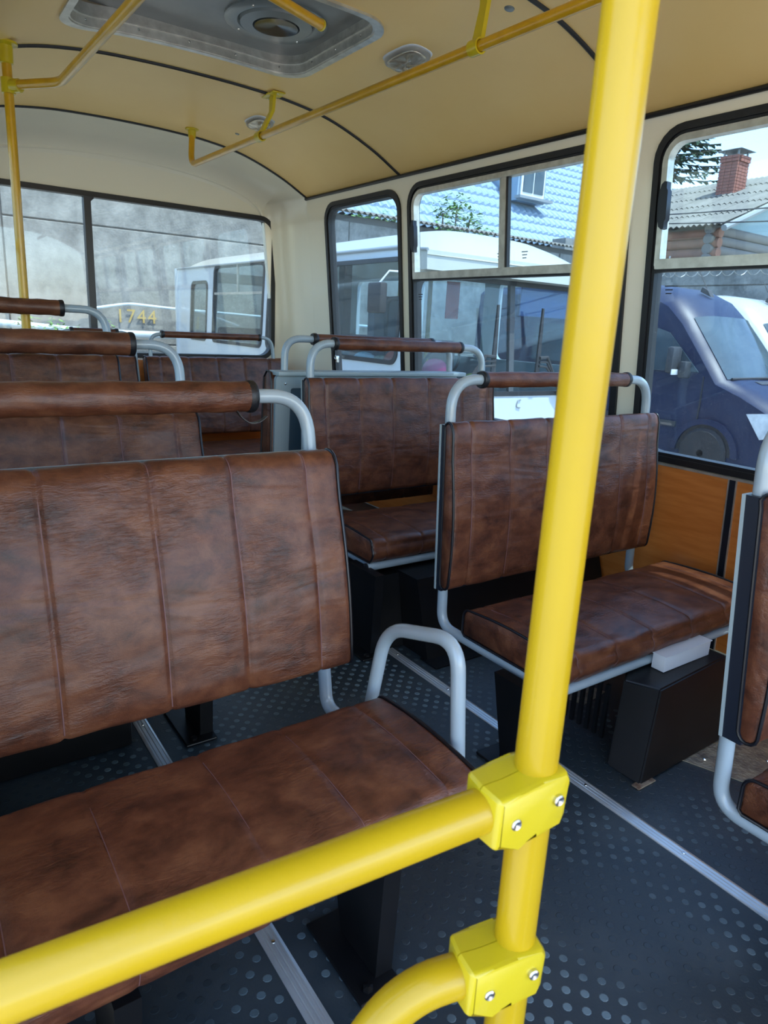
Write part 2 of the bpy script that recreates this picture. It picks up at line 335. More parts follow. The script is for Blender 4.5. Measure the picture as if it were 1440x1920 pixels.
def side_window(k, a, b, c, d, slider, f, glassmat, name):
    t = thing(name, None, None, f((a + b) / 2, c), kind='structure')
    out = rrect(a, b, c, d, .12); mid = rrect(a + .026, b - .026, c + .026, d - .026, .1); inn = rrect(a + .040, b - .040, c + .040, d - .040, .088)
    mb = MB(); ring(mb, out, mid, f, -.012, .05); build('rubber_gasket', mb, M['blackrub'], t)
    mb = MB(); ring(mb, rrect(a + .024, b - .024, c + .024, d - .024, .1), inn, f, -.004, .05); build('inner_gasket', mb, M['blackrub'], t)
    if slider:
        zb = 1.545
        o2 = rrect(a + .038, b - .038, zb - .014, d - .038, [.09, .09, .012, .012]); i2 = rrect(a + .062, b - .062, zb + .016, d - .062, [.06, .06, .006, .006])
        mb = MB(); ring(mb, o2, i2, f, -.010, .03); build('window_frame', mb, M['alu'], t)
        o2 = rrect(a + .044, b - .044, zb - .020, zb + .018, .004); 
        mb = MB(); mb.prism(o2, lambda p, q: f(p, q, -.014), lambda p, q: f(p, q, .03)); build('transom', mb, M['alu'], t)
        mb = MB(); mb.prism([(a + .04, zb - .030), (b - .04, zb - .030), (b - .04, zb - .020), (a + .04, zb - .020)], lambda p, q: f(p, q, -.006), lambda p, q: f(p, q, .03)); build('transom_seal', mb, M['blackrub'], t)
        ym = (a + b) / 2 - .035
        mb = MB(); mb.prism([(ym, zb + .01), (ym + .030, zb + .01), (ym + .030, d - .055), (ym, d - .055)], lambda p, q: f(p, q, -.006), lambda p, q: f(p, q, .02)); build('mullion', mb, M['alu'], t)
        mb = MB(); mb.prism([(ym - .014, zb + .01), (ym, zb + .01), (ym, d - .055), (ym - .014, d - .055)], lambda p, q: f(p, q, -.002), lambda p, q: f(p, q, .02)); build('mullion_seal', mb, M['blackrub'], t)
        mb = MB(); mb.prism([(ym + .030, zb + .01), (ym + .052, zb + .01), (ym + .052, d - .055), (ym + .03, d - .055)], lambda p, q: f(p, q, .004), lambda p, q: f(p, q, .02)); build('sash_stile', mb, M['alu'], t)
        pr = [(0, .075), (.012, .085), (.024, .083), (.024, .06), (.030, .05), (.030, -.05), (.024, -.06), (.024, -.083), (.012, -.085), (0, -.075), (-.008, -.04), (-.010, 0), (-.008, .04)]
        yh = b - .062
        mb = MB(); mb.prism([(yh - p + .006, 1.755 + q) for p, q in pr], lambda p, q: f(p, q, -.030), lambda p, q: f(p, q, -.004)); build('sash_handle', mb, M['navy'], t)
        panes = [rrect(a + .055, ym + .005, zb + .01, d - .055, [.01, .06, .01, .01]), rrect(ym + .02, b - .055, zb + .01, d - .055, [.06, .01, .01, .01])]
        for q, P in enumerate(panes):
            mb = MB(); dd = .012 + .01 * q; mb.prism(P, lambda p, r_: f(p, r_, dd), lambda p, r_: f(p, r_, dd + .004)); build('pane', mb, glassmat, t, smooth=0)
        P = rrect(a + .035, b - .035, c + .035, zb - .01, [.01, .01, .085, .085])
    else: P = rrect(a + .035, b - .035, c + .035, d - .035, .085)
    mb = MB(); mb.prism(P, lambda p, q: f(p, q, .018), lambda p, q: f(p, q, .022)); build('pane', mb, glassmat, t, smooth=0)
    return t
W1 = side_window(1, *WIN[0], False, fr, M['glass_side'], 'window_1')
W2 = side_window(2, *WIN[1], True, fr, M['glass_side'], 'window_2')
W3 = side_window(3, *WIN[2], True, fr, M['glass_side'], 'window_3')
for nm, y0_, z0_, W_ in (('w2a', 2.53, 1.63, W2), ('w2b', 2.70, 1.63, W2), ('w2c', 3.36, 1.44, W2), ('w3', 1.73, 1.46, W3)):
    mb = MB()
    for q in range(3):
        z_ = z0_ - q * .014; mb.prism([(y0_ - .020 + .004 * q, z_), (y0_ + .020 - .003 * q, z_), (y0_ + .020 - .003 * q, z_ + .004), (y0_ - .020 + .004 * q, z_ + .004)], lambda a, b: fr(a, b, .0085), lambda a, b: fr(a, b, .0095))
    tag(build('glass_stamp', mb, M['blackrub'], W_, smooth=0), kind='stuff')
side_window(4, *WIN[3], True, fr, M['glass_side'], 'window_7')
# pull ring at the foot of window_1
mb = MB(); cx = Vector((wx(1.02) - .012, 4.345, 1.02)); mb.tube([cx + Vector((0, .012 * cos(a * pi / 8), .014 * sin(a * pi / 8))) for a in range(16)], .0018, 6, closed=True)
mb.box(cx.x - .003, cx.x + .02, 4.325, 4.339, .985, 1.03, .002); build('pull_ring', mb, M['steel'], W1)

# left wall: door opening beside the camera, windows further back
LW = [(3.05, 4.40, 0.76, 2.03), (1.40, 2.93, 0.755, 2.035)]
mb = MB(); panel(mb, [(.62, 0), (YR, 0), (YR, 2.092), (.62, 2.092)], [rrect(a + .008, b - .008, c + .008, d - .008, .115) for a, b, c, d in LW], lambda a, b: fl(a, b), lambda a, b: fl(a, b, .05))
wl = build('wall_left', mb, M['cream'], smooth=0); tag(wl, kind='structure')
side_window(4, *LW[0], True, fl, M['glass_side'], 'window_4'); side_window(5, *LW[1], True, fl, M['glass_side'], 'window_5')

# ceiling boards
HX0, HX1, HY0, HY1 = 0.66, 1.665, 2.47, 3.24      # roof hatch opening
croot = thing('ceiling', None, None, (XC, 1.8, 2.36), kind='structure')
def cpanel(y0, y1, hole=False):
    mb = MB(); x0, x1 = XC - 1.205, XC + 1.205; nx = 132; ny = max(2, int((y1 - y0) / (.02 if hole else .4)))
    for q, off in ((0, 0), (1, .012)):
        idx = {}; vs = []; fs = []
        def vid(i, j):
            if (i, j) not in idx:
                x = x0 + (x1 - x0) * i / nx; idx[(i, j)] = len(vs); vs.append((x, y0 + (y1 - y0) * j / ny, prof(x) + off))
            return idx[(i, j)]
        for i in range(nx):
            for j in range(ny):
                xc = x0 + (x1 - x0) * (i + .5) / nx; yc = y0 + (y1 - y0) * (j + .5) / ny
                if hole:
                    r_ = .13; dx = max(HX0 + r_ - xc, xc - HX1 + r_, 0); dy = max(HY0 + r_ - yc, yc - HY1 + r_, 0)
                    if HX0 < xc < HX1 and HY0 < yc < HY1 and dx * dx + dy * dy < r_ * r_: continue
                fs.append((vid(i, j), vid(i + 1, j), vid(i + 1, j + 1), vid(i, j + 1)))
        mb.add(vs, fs)
    return build('ceiling_board', mb, M['ceil'], croot, recalc=False)
g = .004
cpanel(YF, 1.93 - g); cpanel(1.93 + g, 3.53 - g, True); cpanel(3.53 + g, YR - g)
# roof skin outside, keeps sky light out of the joints
mb = MB(); mb.grid(40, 1, lambda u, v: (XC - 1.26 + 2.52 * u, YF + (YR - YF) * v, prof(XC - 1.26 + 2.52 * u) + .10)); o = build('roof_skin', mb, M['cream'], croot)
for y in (1.93, 3.53, YR):
    pts = [(XC - 1.2 + 2.4 * k / 60, y, prof(XC - 1.2 + 2.4 * k / 60) - .001) for k in range(61)]
    mb = MB(); mb.tube(pts, .0095, 8); build('joint_moulding', mb, M['blackrub'], croot)

# rear shell: rounded fibreglass cap with flat window panel
def per(n=80):
    """perimeter of the section: right wall up, ceiling, left wall down"""
    P = [(wx(z), z) for z in [0, .3, .6, .9, 1.2, 1.5, 1.8, 1.95]] + [(XC + 1.205 - 2.41 * k / n, prof(XC + 1.205 - 2.41 * k / n)) for k in range(n + 1)]
    return P + [(2 * XC - x, z) for x, z in P[7::-1]]
PER = per()
def inset(d):
    out = []; n = len(PER)
    for i, (x, z) in enumerate(PER):
        a = PER[max(0, i - 4)]; b = PER[min(n - 1, i + 4)]; tx, tz = b[0] - a[0], b[1] - a[1]; l = sqrt(tx * tx + tz * tz)
        nx_, nz_ = -tz / l, tx / l
        if z < 0.01: nz_ = 0
        out.append((x + nx_ * d, z + nz_ * d))
    return out
rear = thing('wall_rear', None, None, (XC, 4.9, 0), kind='structure')
secs = [(YR, 0), (YR + .12, .008), (YR + .20, .025), (YR + .27, .055), (YR + .315, .095), (YR + .335, .125), (YR + .345, .15), (YR + .35, .17)]
mb = MB(); loops = [inset(d) for _, d in secs]; n = len(PER)
mb.add([(p[0], y, p[1]) for (y, _), L in zip(secs, loops) for p in L], [(k * n + i, k * n + i + 1, (k + 1) * n + i + 1, (k + 1) * n + i) for k in range(len(secs) - 1) for i in range(n - 1)])
build('corner_cap', mb, M['cream'], rear, smooth=80)
RW = (0.19, 2.425, 0.955, 1.985)
mb = MB(); yr = YR + .35
panel(mb, loops[-1], [rrect(RW[0] + .006, RW[1] - .006, RW[2] + .006, RW[3] - .006, .115, 8)], lambda a, b: (a, yr, b), lambda a, b: (a, yr + .05, b)); build('rear_panel', mb, M['cream'], rear, smooth=0)
# raised swage above the rear window
pts = [(XC + 1.03 * cos(a), yr - .002, 1.93 + .29 * sin(a) ** .8) for a in [pi * (k + 2) / 44 for k in range(41)]]
mb = MB(); mb.tube(pts, .012, 8); build('swage', mb, M['cream'], rear)
mb = MB(); mb.lathe([(.014, 0), (.014, .002), (.011, .004), (.011, .001)], (2.405, yr - .004, 2.02), (0, 1, 0), 20); build('plug', mb, M['navy'], rear)
frw = lambda a, b, d=0.0: (a, yr + d, b)
t = thing('window_6', None, None, (XC, yr, RW[2]), kind='structure')
mb = MB(); ring(mb, rrect(*RW, .12, 8), rrect(RW[0] + .032, RW[1] - .032, RW[2] + .032, RW[3] - .032, .09, 8), frw, -.014, .05); build('rubber_gasket', mb, M['blackrub'], t)
mb = MB(); mb.prism([(1.088, RW[2] + .02), (1.130, RW[2] + .02), (1.130, RW[3] - .02), (1.088, RW[3] - .02)], lambda a, b: frw(a, b, -.012), lambda a, b: frw(a, b, .045)); build('mullion', mb, M['navy'], t)
mb = MB(); mb.prism([(1.130, 1.925), (1.150, 1.945), (1.15, RW[3] - .03), (1.13, RW[3] - .03)], lambda a, b: frw(a, b, -.010), lambda a, b: frw(a, b, .0)); build('mullion_clip', mb, M['navy'], t)
for q, (a, b) in enumerate(((RW[0] + .02, 1.10), (1.118, RW[1] - .02))):
    rr = [.01, .08, .08, .01] if q == 0 else [.08, .01, .01, .08]
    mb = MB(); mb.prism(rrect(a, b, RW[2] + .02, RW[3] - .02, rr), lambda p, q_: frw(p, q_, .02), lambda p, q_: frw(p, q_, .024)); build('pane', mb, M['glass_rear'], t, smooth=0)

# ------------------------------------------------------------ roof hatch
h = thing('roof_hatch', 'aluminium framed roof hatch with round air vent in its grey cover', 'roof hatch', ((HX0 + HX1) / 2, (HY0 + HY1) / 2, 2.35))
fc = lambda a, b, d=0.0: (a, b, prof(a) + d)
def fine(L, k=4): 
    out = []
    for i in range(len(L)):
        a, b = L[i], L[(i + 1) % len(L)]; l = math.dist(a, b); m = max(1, int(l / .05))
        out += [(a[0] + (b[0] - a[0]) * q / m, a[1] + (b[1] - a[1]) * q / m) for q in range(m)]
    return out
def scaled(L, d):
    cx_, cy_ = (HX0 + HX1) / 2, (HY0 + HY1) / 2; hx, hy = (HX1 - HX0) / 2, (HY1 - HY0) / 2
    return [(cx_ + (p[0] - cx_) * (1 - d / hx), cy_ + (p[1] - cy_) * (1 - d / hy)) for p in L]
base = fine(rrect(HX0, HX1, HY0, HY1, .13, 8))
mb = MB(); ring(mb, scaled(base, -.024), scaled(base, .004), fc, -.009, .003); build('flange', mb, M['alu'], h)
mb = MB(); ring(mb, scaled(base, -.002), scaled(base, .010), fc, -.004, .075); build('reveal', mb, M['alu'], h)
mb = MB(); ring(mb, scaled(base, .006), scaled(base, .019), fc, .028, .036); build('ledge', mb, M['alu'], h)
mb = MB(); mb.prism([(p[0], p[1]) for p in scaled(base, .006)], lambda a, b: (a, b, 2.412), lambda a, b: (a, b, 2.425)); build('cover', mb, M['hatch'], h, smooth=0)
vc = (1.405, 2.90, 2.412)
mb = MB(); mb.lathe([(.205, 0), (.205, -.008), (.198, -.012), (.155, -.012), (.148, -.006), (.148, 0)], vc, (0, 0, 1), 48, close=False); v1 = build('vent_flange', mb, M['ventring'], h)
mb = MB(); mb.lathe([(.148, -.004), (.143, -.018), (.094, -.022), (.090, -.012)], vc, (0, 0, 1), 48, close=False); build('vent_ring', mb, M['ventring'], h)
mb = MB(); mb.lathe([(.091, -.010), (.087, -.024), (.001, -.014)], vc, (0, 0, 1), 40); build('vent_cap', mb, M['vent'], h)
for k in range(4):
    a = k * pi / 2 + .6; build('vent_screw', MB().lathe([(.006, 0), (.005, -.003), (.001, -.004)], (vc[0] + .176 * cos(a), vc[1] + .176 * sin(a), 2.400), (0, 0, 1), 10), M['steel'], h)
mb = MB(); sp = scaled(base, .006)
acc = 0
for i in range(len(sp)):
    a, b = sp[i - 1], sp[i]; acc += math.dist(a, b)
    if acc > .20:
        acc = 0; d = Vector(((HX0 + HX1) / 2 - b[0], (HY0 + HY1) / 2 - b[1], 0)).normalized()
        build('frame_screw', MB().lathe([(.006, 0), (.005, .003), (.001, .004)], (b[0] + d.x * .004, b[1] + d.y * .004, prof(b[0]) + .016), d, 10), M['steel'], h)

# ------------------------------------------------------------ ceiling lamps and plug
def lamp(x, y, label, rx=.115, ry=.062):
    t = thing('ceiling_lamp', label, 'lamp', (x, y, prof(x)), group='clear ceiling lamps')
    sl = (prof(x + .02) - prof(x - .02)) / .04
    def dome(r1, r2, hh, off):
        mb = MB()
        def fn(u, v):
            a = 2 * pi * u; k = sin(v * pi / 2); ex = .62
            px = r1 * k * math.copysign(abs(cos(a)) ** ex, cos(a)); py = r2 * k * math.copysign(abs(sin(a)) ** ex, sin(a))
            # long side runs along y here
            return (x + py, y + px, prof(x) + sl * py - off - hh * cos(v * pi / 2) ** .7 * (1 + .06 * sin(10 * a)))
        mb.grid(40, 10, fn); return mb
    build('lamp_base', dome(rx + .006, ry + .006, .008, .0), M['white'], t); build('reflector', dome(rx - .02, ry - .015, .008, .012), M['reflector'], t); build('lamp_lens', dome(rx, ry, .034, .006), M['lamp'], t)
lamp(1.86, 2.62, 'clear oval ceiling lamp between the roof hatch and the windows')
lamp(1.83, 3.98, 'small clear ceiling lamp behind the rail hanger by the rear shell', .10, .06)
t = build('ceiling_plug', MB().lathe([(.018, .0), (.017, -.003), (.010, -.0045), (.001, -.0045)], (1.86, 2.03, prof(1.86)), (.2, 0, 1), 24), M['ventring']); tag(t, 'round grey plug in the beige ceiling board', 'plug')
t = build('ceiling_plug', MB().lathe([(.013, .0), (.012, -.003), (.001, -.0035)], (1.84, 4.32, prof(1.84)), (.2, 0, 1), 24), M['ventring']); tag(t, 'tiny grey ceiling plug left of the small rear lamp', 'plug')

# ------------------------------------------------------------ seats
def back_profile(Y0, zb, zt, th=.075, rec=.215):
    """closed (y,z) loop of the backrest pillow, front face first going up"""
    H = zt - zb; P = []
    def yf(z): 
        t = (z - zb) / H; return Y0 + rec * H * t - .016 * sin(pi * min(1, t * 1.25)) ** 1
    for k in range(0, 13):
        t = .035 + .90 * k / 12; z = zb + H * t; P.append((yf(z), z))
    y1 = yf(zt - .02)
    for k in range(1, 8):
        a = pi * k / 8; P.append((y1 + th / 2 - th / 2 * cos(a) + .004, zt - .028 + .028 * sin(a)))
    for k in range(12, -1, -2):
        t = .035 + .90 * k / 12; z = zb + H * t; P.append((Y0 + rec * H * t + th, z))
    for k in range(1, 6):
        a = pi * k / 6; P.append((Y0 + th / 2 + th / 2 * cos(a), zb + .02 - .022 * sin(a)))
    return P
def cush_profile(yf, yb, zt, th=.095):
    P = []
    for k in range(9): t = k / 8; P.append((yf + .002 - .012 * sin(pi * t), zt - th + .012 + (th - .04) * t))       # front face up
    for k in range(1, 7): a = pi / 2 * k / 6; P.append((yf + .028 - .028 * cos(a) , zt - .028 + .028 * sin(a)))
    for k in range(1, 14): t = k / 14; P.append((yf + .028 + (yb - yf - .056) * t, zt + .010 * sin(pi * t)))
    for k in range(0, 6): a = pi / 2 * k / 5; P.append((yb - .028 + .028 * sin(a), zt - .028 + .028 * cos(a)))
    P.append((yb, zt - th + .01)); P.append((yb - .01, zt - th)); P.append((yf + .012, zt - th))
    return P
def pillow(P, x0, x1, seams, depth=.0045, seed=0):
    cy_ = sum(p[0] for p in P) / len(P); cz = sum(p[1] for p in P) / len(P); n = len(P)
    N = []
    for i in range(n):
        a, b = P[i - 1], P[(i + 1) % n]; ty, tz = b[0] - a[0], b[1] - a[1]; l = math.hypot(ty, tz) or 1; ny_, nz_ = tz / l, -ty / l
        if ny_ * (P[i][0] - cy_) + nz_ * (P[i][1] - cz) < 0: ny_, nz_ = -ny_, -nz_
        N.append((ny_, nz_))
    xs = sorted(set([x0, x0 + .004, x0 + .012, x1 - .012, x1 - .004, x1] + [x0 + (x1 - x0) * k / 44 for k in range(1, 44)] + [s + d for s in seams for d in (-.016, -.008, -.003, 0, .003, .008, .016)]))
    xs = [x for x in xs if x0 <= x <= x1]
    def off(x, i):
        d = 0
        for s in seams: d += -depth * math.exp(-((x - s) / .007) ** 2)
        e = min(x - x0, x1 - x); 
        if e < .012: d -= .010 * (1 - e / .012) ** 2
        else: d += .0016 * sin(31 * x + i * .55 + seed) * sin(9 * x + seed * 2 + i * .2)
        return d
    mb = MB(); vs = [(x, P[i][0] + N[i][0] * off(x, i), P[i][1] + N[i][1] * off(x, i)) for x in xs for i in range(n)]
    fs = [(k * n + i, k * n + (i + 1) % n, (k + 1) * n + (i + 1) % n, (k + 1) * n + i) for k in range(len(xs) - 1) for i in range(n)]
    fs += [tuple(range(n)), tuple((len(xs) - 1) * n + i for i in range(n - 1, -1, -1))]
    mb.add(vs, fs); return mb, N
def seams_of(par, P, N, seams, i0, i1, depth=.0045, w_=.0016):
    for s in seams:
        mb = MB(); vs = []; fs = []
        for i in range(i0, i1):
            for dx, up in ((-w_, -.001), (-w_ * .6, .0007), (w_ * .6, .0007), (w_, -.001)): vs.append((s + dx, P[i][0] + N[i][0] * (up - depth), P[i][1] + N[i][1] * (up - depth)))
        for k in range(i1 - i0 - 1):
            for q in range(3): fs.append((k * 4 + q, k * 4 + q + 1, k * 4 + 5 + q, k * 4 + 4 + q))
        build('seam', mb.add(vs, fs), M['seam'], par)
def bench(label, cat_group, x0, x1, Y0, zb, zt, zc, ycf, ybar, zbar, c0, c1, seams, posts=(True, True), cushion=True, legs=(), arm=None, ends=(True, True), low=True, strap=False, inset_=.03, th=.075, rec=.215, bo=.028, cth=.095, tin=.02, gr=.0265, yb2=None):
    t = thing('bus_seat', label, 'seat', ((x0 + x1) / 2, Y0, 0), group=cat_group)
    P = back_profile(Y0, zb, zt, th, rec); mb, N = pillow(P, x0, x1, seams, seed=Y0)
    bk = build('backrest', mb, LEA, t, smooth=60)
    seams_of(bk, P, N, [q for q in seams if x0 + .01 < q < x1 - .01], 0, 21)
    for xe, on in ((x0 + .003, ends[0]), (x1 - .003, ends[1])):
        if on: build('piping', MB().tube([(xe, P[i][0] + N[i][0] * -.002, P[i][1] + N[i][1] * -.002) for i in range(len(P))], .0042, 8, closed=True), M['piping'], bk)
    # rigid rear board and dark edge strip
    H = zt - zb
    def yb_(z, o): return Y0 + rec * (z - zb) + o
    z0_, z1_ = zb - .01, zt - .012
    mb = MB(); mb.prism([(yb_(z0_, th + bo), z0_), (yb_(z1_, th + bo), z1_), (yb_(z1_, th + bo + .007), z1_), (yb_(z0_, th + bo + .007), z0_)], lambda a, b: (x0 - .002, a, b), lambda a, b: (x1 + .002, a, b)); build('back_board', mb, M['board'], t, smooth=0)
    mb = MB(); mb.prism([(yb_(z0_, th - .012), z0_), (yb_(z1_, th - .012), z1_), (yb_(z1_, th + bo), z1_), (yb_(z0_, th + bo), z0_)], lambda a, b: (x0 + .001, a, b), lambda a, b: (x1 - .001, a, b)); build('edge_strip', mb, M['navy'], t, smooth=0)
    # tubular hoop: post, bar, post; each post turns forward under the seat
    r = .0175; xl, xr = x0 + inset_, x1 - inset_
    def post(x, yofs=0): return [(x, yb_(zb, th + .018), zc - .10), (x, ybar, zbar)]
    yb0 = yb_(zb, th + bo - .010)
    zl = zc - cth - .02
    pts = []
    if posts[0]: pts += ([(xl, ycf + tin, zl), (xl, yb0, zl)] if low else [(xl, yb0, .06)]) + [(xl, ybar, zbar)]
    else: pts += [(xl + .02, ybar, zbar)]
    if posts[1]: pts += [(xr, ybar, zbar)] + ([(xr, yb0, zl), (xr, ycf + tin, zl)] if low else [(xr, yb0, .06)])
    else: pts += [(xr - .02, ybar, zbar)]
    rads = [.105 if abs(p[2] - zbar) < .01 else (.035 if x0 < 1 else .06) for p in pts[1:-1]]
    hoop = build('hoop', MB().tube(fillet(pts, rads, 10), r, 16), M['tube'], t, smooth=60)
    if low: build('front_tube', MB().tube([(x0 + .004, ycf + tin, zl), (x1, ycf + tin, zl)], r * .92, 14), M['tube'], t, smooth=60); build('end_plug', MB().lathe([(r * .98, 0), (r * 1.02, -.004), (r * .8, -.006)], (x0 + .006, ycf + tin, zl), (1, 0, 0), 16), M['blackrub'], t)
    # wrapped grip with collars
    m_ = len([0]);
    n_ = 24; xs = [c0 + (c1 - c0) * k / n_ for k in range(n_ + 1)]
    gp = build('grip', MB().tube([(x, ybar, zbar + .0008 * sin(37 * x)) for x in xs], gr, 20, rfun=lambda i: gr + .0010 * sin(i * 2.1 + Y0)), LEA, t, smooth=60)
    for xc_ in (c0, c1): build('collar', MB().lathe([(.018, -.010), (gr + .0005, -.010), (gr + .0025, -.005), (gr + .0025, .006), (gr, .010), (.018, .010)], (xc_, ybar, zbar), (1, 0, 0), 24, close=False), M['blackrub'], t)
    if cushion:
        yb2 = yb2 or Y0 - .04
        xc0 = x0 + (.012 if x0 > 1 else -.055); Pc = cush_profile(ycf, yb2, zc, cth); mb, Nc = pillow(Pc, xc0, x1 - .005, seams, .0030, seed=Y0 + 1); cu = build('seat_cushion', mb, LEA, t, smooth=60)
        seams_of(cu, Pc, Nc, [q for q in seams if x0 + .01 < q < x1 - .01], 0, 28, .003, .0010)
        for xe in (xc0 + .003, x1 - .008): build('piping', MB().tube([(xe, Pc[i][0], Pc[i][1]) for i in range(len(Pc))], .0042, 8, closed=True), M['piping'], cu)
        build('seat_base', MB().box(x0 + .03, x1 - .02, ycf + .03, yb2 - .01, zc - cth - .018, zc - cth + .001, .003), M['black'], t)
    for (lx, ly0, ly1, zlift) in legs:
        zt_ = zc - cth - .017
        mb = MB(); mb.prism([(ly0, zlift + .006), (ly0 + (ly1 - ly0) * .75, zlift + .006), (ly1 + .02, zt_), (ly0 - .01, zt_)], lambda a, b: (lx - .02, a, b), lambda a, b: (lx + .02, a, b)); build('leg', mb, M['black'], t, smooth=0)
        mb = MB(); mb.box(lx - .075, lx + .022, ly0 - .035, ly1 + .01, zlift + .0015, zlift + .009, .003); mb.lathe([(.011, 0), (.011, .007), (.004, .009)], (lx - .045, ly0 - .012, zlift + .009), (0, 0, 1), 6); build('foot_plate', mb, M['black'], t, smooth=0)
    if arm:
        xa, ya, yb3, za, zb3 = arm
        build('armrest', MB().tube(fillet([(xa, ya, zc - .10), (xa, ya + .035, za), (xa - .01, yb3 - .03, zb3), (xa - .03, yb3, zc - .10)], .075, 9), .0165, 16), M['tube'], t, smooth=60)
    if strap:
        q = [(c1 - .045, ybar - .01, zbar - .024), (c1 - .03, ybar - .016, zbar - .05), (c1 - .005, ybar - .02, zbar - .066), (c1 + .02, ybar - .02, zbar - .060), (c1 + .035, ybar - .02, zbar - .048)]
        q = fillet(q, .012, 3); mb = MB(); vs = []
        for p in q: vs += [(p.x, p.y - .007, p.z), (p.x, p.y + .007, p.z), (p.x, p.y + .007, p.z + .0025), (p.x, p.y - .007, p.z + .0025)]
        mb.add(vs, [(k * 4 + a, k * 4 + (a + 1) % 4, k * 4 + 4 + (a + 1) % 4, k * 4 + 4 + a) for k in range(len(q) - 1) for a in range(4)] + [(0, 1, 2, 3), tuple(len(vs) - 4 + a for a in (3, 2, 1, 0))])
        build('loose_tie', mb, M['blackrub'], t)
    return t

GL, GR = 'brown bench seats of the left row', 'brown bench seats of the right row'
xl0, xl1 = 0.010, 0.875
sl = [xl1 - q for q in (.089, .280, .462, .679, .84)]
bench('brown double bench seat nearest the camera, with a grey armrest loop', GL, xl0, xl1, 1.33, .410, .945, .400, .835, 1.575, 1.069, .06, .700, sl, gr=.037, inset_=.02, yb2=1.205, cth=.125, tin=.06, legs=[(.665, .855, 1.03, 0), (.18, .855, 1.03, 0)], arm=(.905, .945, 1.255, .625, .555), strap=True)
bench('brown double bench seat directly behind the one with the armrest', GL, xl0, xl1, 2.29, .390, .920, .385, 1.80, 2.535, 1.146, .06, .680, sl, gr=.039, legs=[(.665, 1.82, 2.0, 0)], strap=False)
bench('brown double bench seat third from the camera in the left row, raised higher', GL, .035, .835, 3.20, .52, 1.062, .50, 2.76, 3.395, 1.2565, .07, .620, [q - .02 for q in sl], gr=.033, legs=[(.665, 2.78, 2.96, 0)])
sr = lambda x: [x + q for q in (.085, .262, .445, .655, .860, 1.035)]
bench('brown double bench seat by the window right of the tall yellow pole', GR, 1.43, 2.53, 1.625, .405, .965, .372, 1.13, 1.715, 1.096, 1.592, 2.352, sr(1.43), yb2=1.55, rec=.055, th=.045, bo=.015, legs=[(1.405, 1.16, 1.31, 0)], inset_=.03)
bench('brown double bench seat in front of the grey partition', GR, 1.43, 2.51, 2.585, .50, 1.022, .445, 2.10, 2.68, 1.166, 1.593, 2.315, sr(1.43), yb2=2.52, rec=.055, th=.045, bo=.015, legs=[(1.425, 2.02, 2.19, 0)], inset_=.04)
bench('brown bench seat cut off at the right edge of the picture', GR, 1.425, 2.50, .585, .415, .962, .335, .16, .70, 1.10, 1.59, 2.34, sr(1.425), yb2=.60, rec=.09, th=.045, bo=.030, inset_=.03)

# rear facing seat with grey partition back
t = thing('partition_seat', 'rear facing seat seen from its grey framed back board, below the windows', 'seat', (1.95, 2.95, 0))
x0, x1 = 1.40, 2.47
mb = MB(); ring(mb, rrect(x0, x1, .50, 1.015, .02, 3), rrect(x0 + .075, x1 - .075, .56, .955, .01, 3), lambda a, b, d: (a, 2.86 + (1.015 - b) * .05 + d, b), 0, .022); build('board_frame', mb, M['board'], t, smooth=0)
mb = MB(); mb.prism(rrect(x0 + .05, x1 - .05, .53, .98, .01, 3), lambda a, b: (a, 2.868 + (1.015 - b) * .05, b), lambda a, b: (a, 2.880 + (1.015 - b) * .05, b)); build('inset_panel', mb, M['darkboard'], t, smooth=0)
build('top_shelf', MB().box(x0, x1 + .04, 2.835, 2.94, 1.012, 1.032, .004), M['board'], t)
P = [(2.89, .42), (2.885, .98), (2.90, 1.022), (2.935, 1.03), (2.965, 1.0), (2.985, .8), (3.0, .55), (2.985, .44), (2.95, .40)]
P = P[::-1]; mb, N = pillow(P, x0 - .012, x1, sr(x0)); bk = build('backrest', mb, LEA, t, smooth=60)
build('piping', MB().tube([(x0 - .011, p[0], p[1]) for p in P], .0045, 8, closed=True), M['piping'], bk)
build('hoop', MB().tube(fillet([(x0 + .06, 2.90, .30), (x0 + .075, 2.93, 1.175), (x1 - .01, 2.93, 1.175), (x1 + .02, 2.90, .30)], .085, 9), .0165, 16), M['tube'], t, smooth=60)
build('grip', MB().tube([(1.63 + .7 * k / 12, 2.93, 1.175) for k in range(13)], .025, 18), LEA, t, smooth=60)
for xc_ in (1.63, 2.33): build('collar', MB().lathe([(.017, -.012), (.0265, -.012), (.0285, -.004), (.0285, .006), (.026, .012), (.017, .012)], (xc_, 2.93, 1.175), (1, 0, 0), 24, close=False), M['blackrub'], t)
Pc = [(2.99, .33), (2.985, .42), (3.01, .455), (3.38, .455), (3.41, .42), (3.41, .34), (3.38, .325), (3.02, .322)]
mb, N = pillow(Pc, x0, x1, sr(x0)); build('seat_cushion', mb, LEA, t, smooth=60)
mb = MB(); mb.box(x0 + .02, x0 + .06, 3.02, 3.3, .001, .33); build('leg', mb, M['black'], t, smooth=0)
mb = MB(); mb.lathe([(.006, 0), (.005, -.003), (.001, -.004)], (x0 + .045, 2.862, .975), (0, 1, 0), 10); build('screw', mb, M['steel'], t)

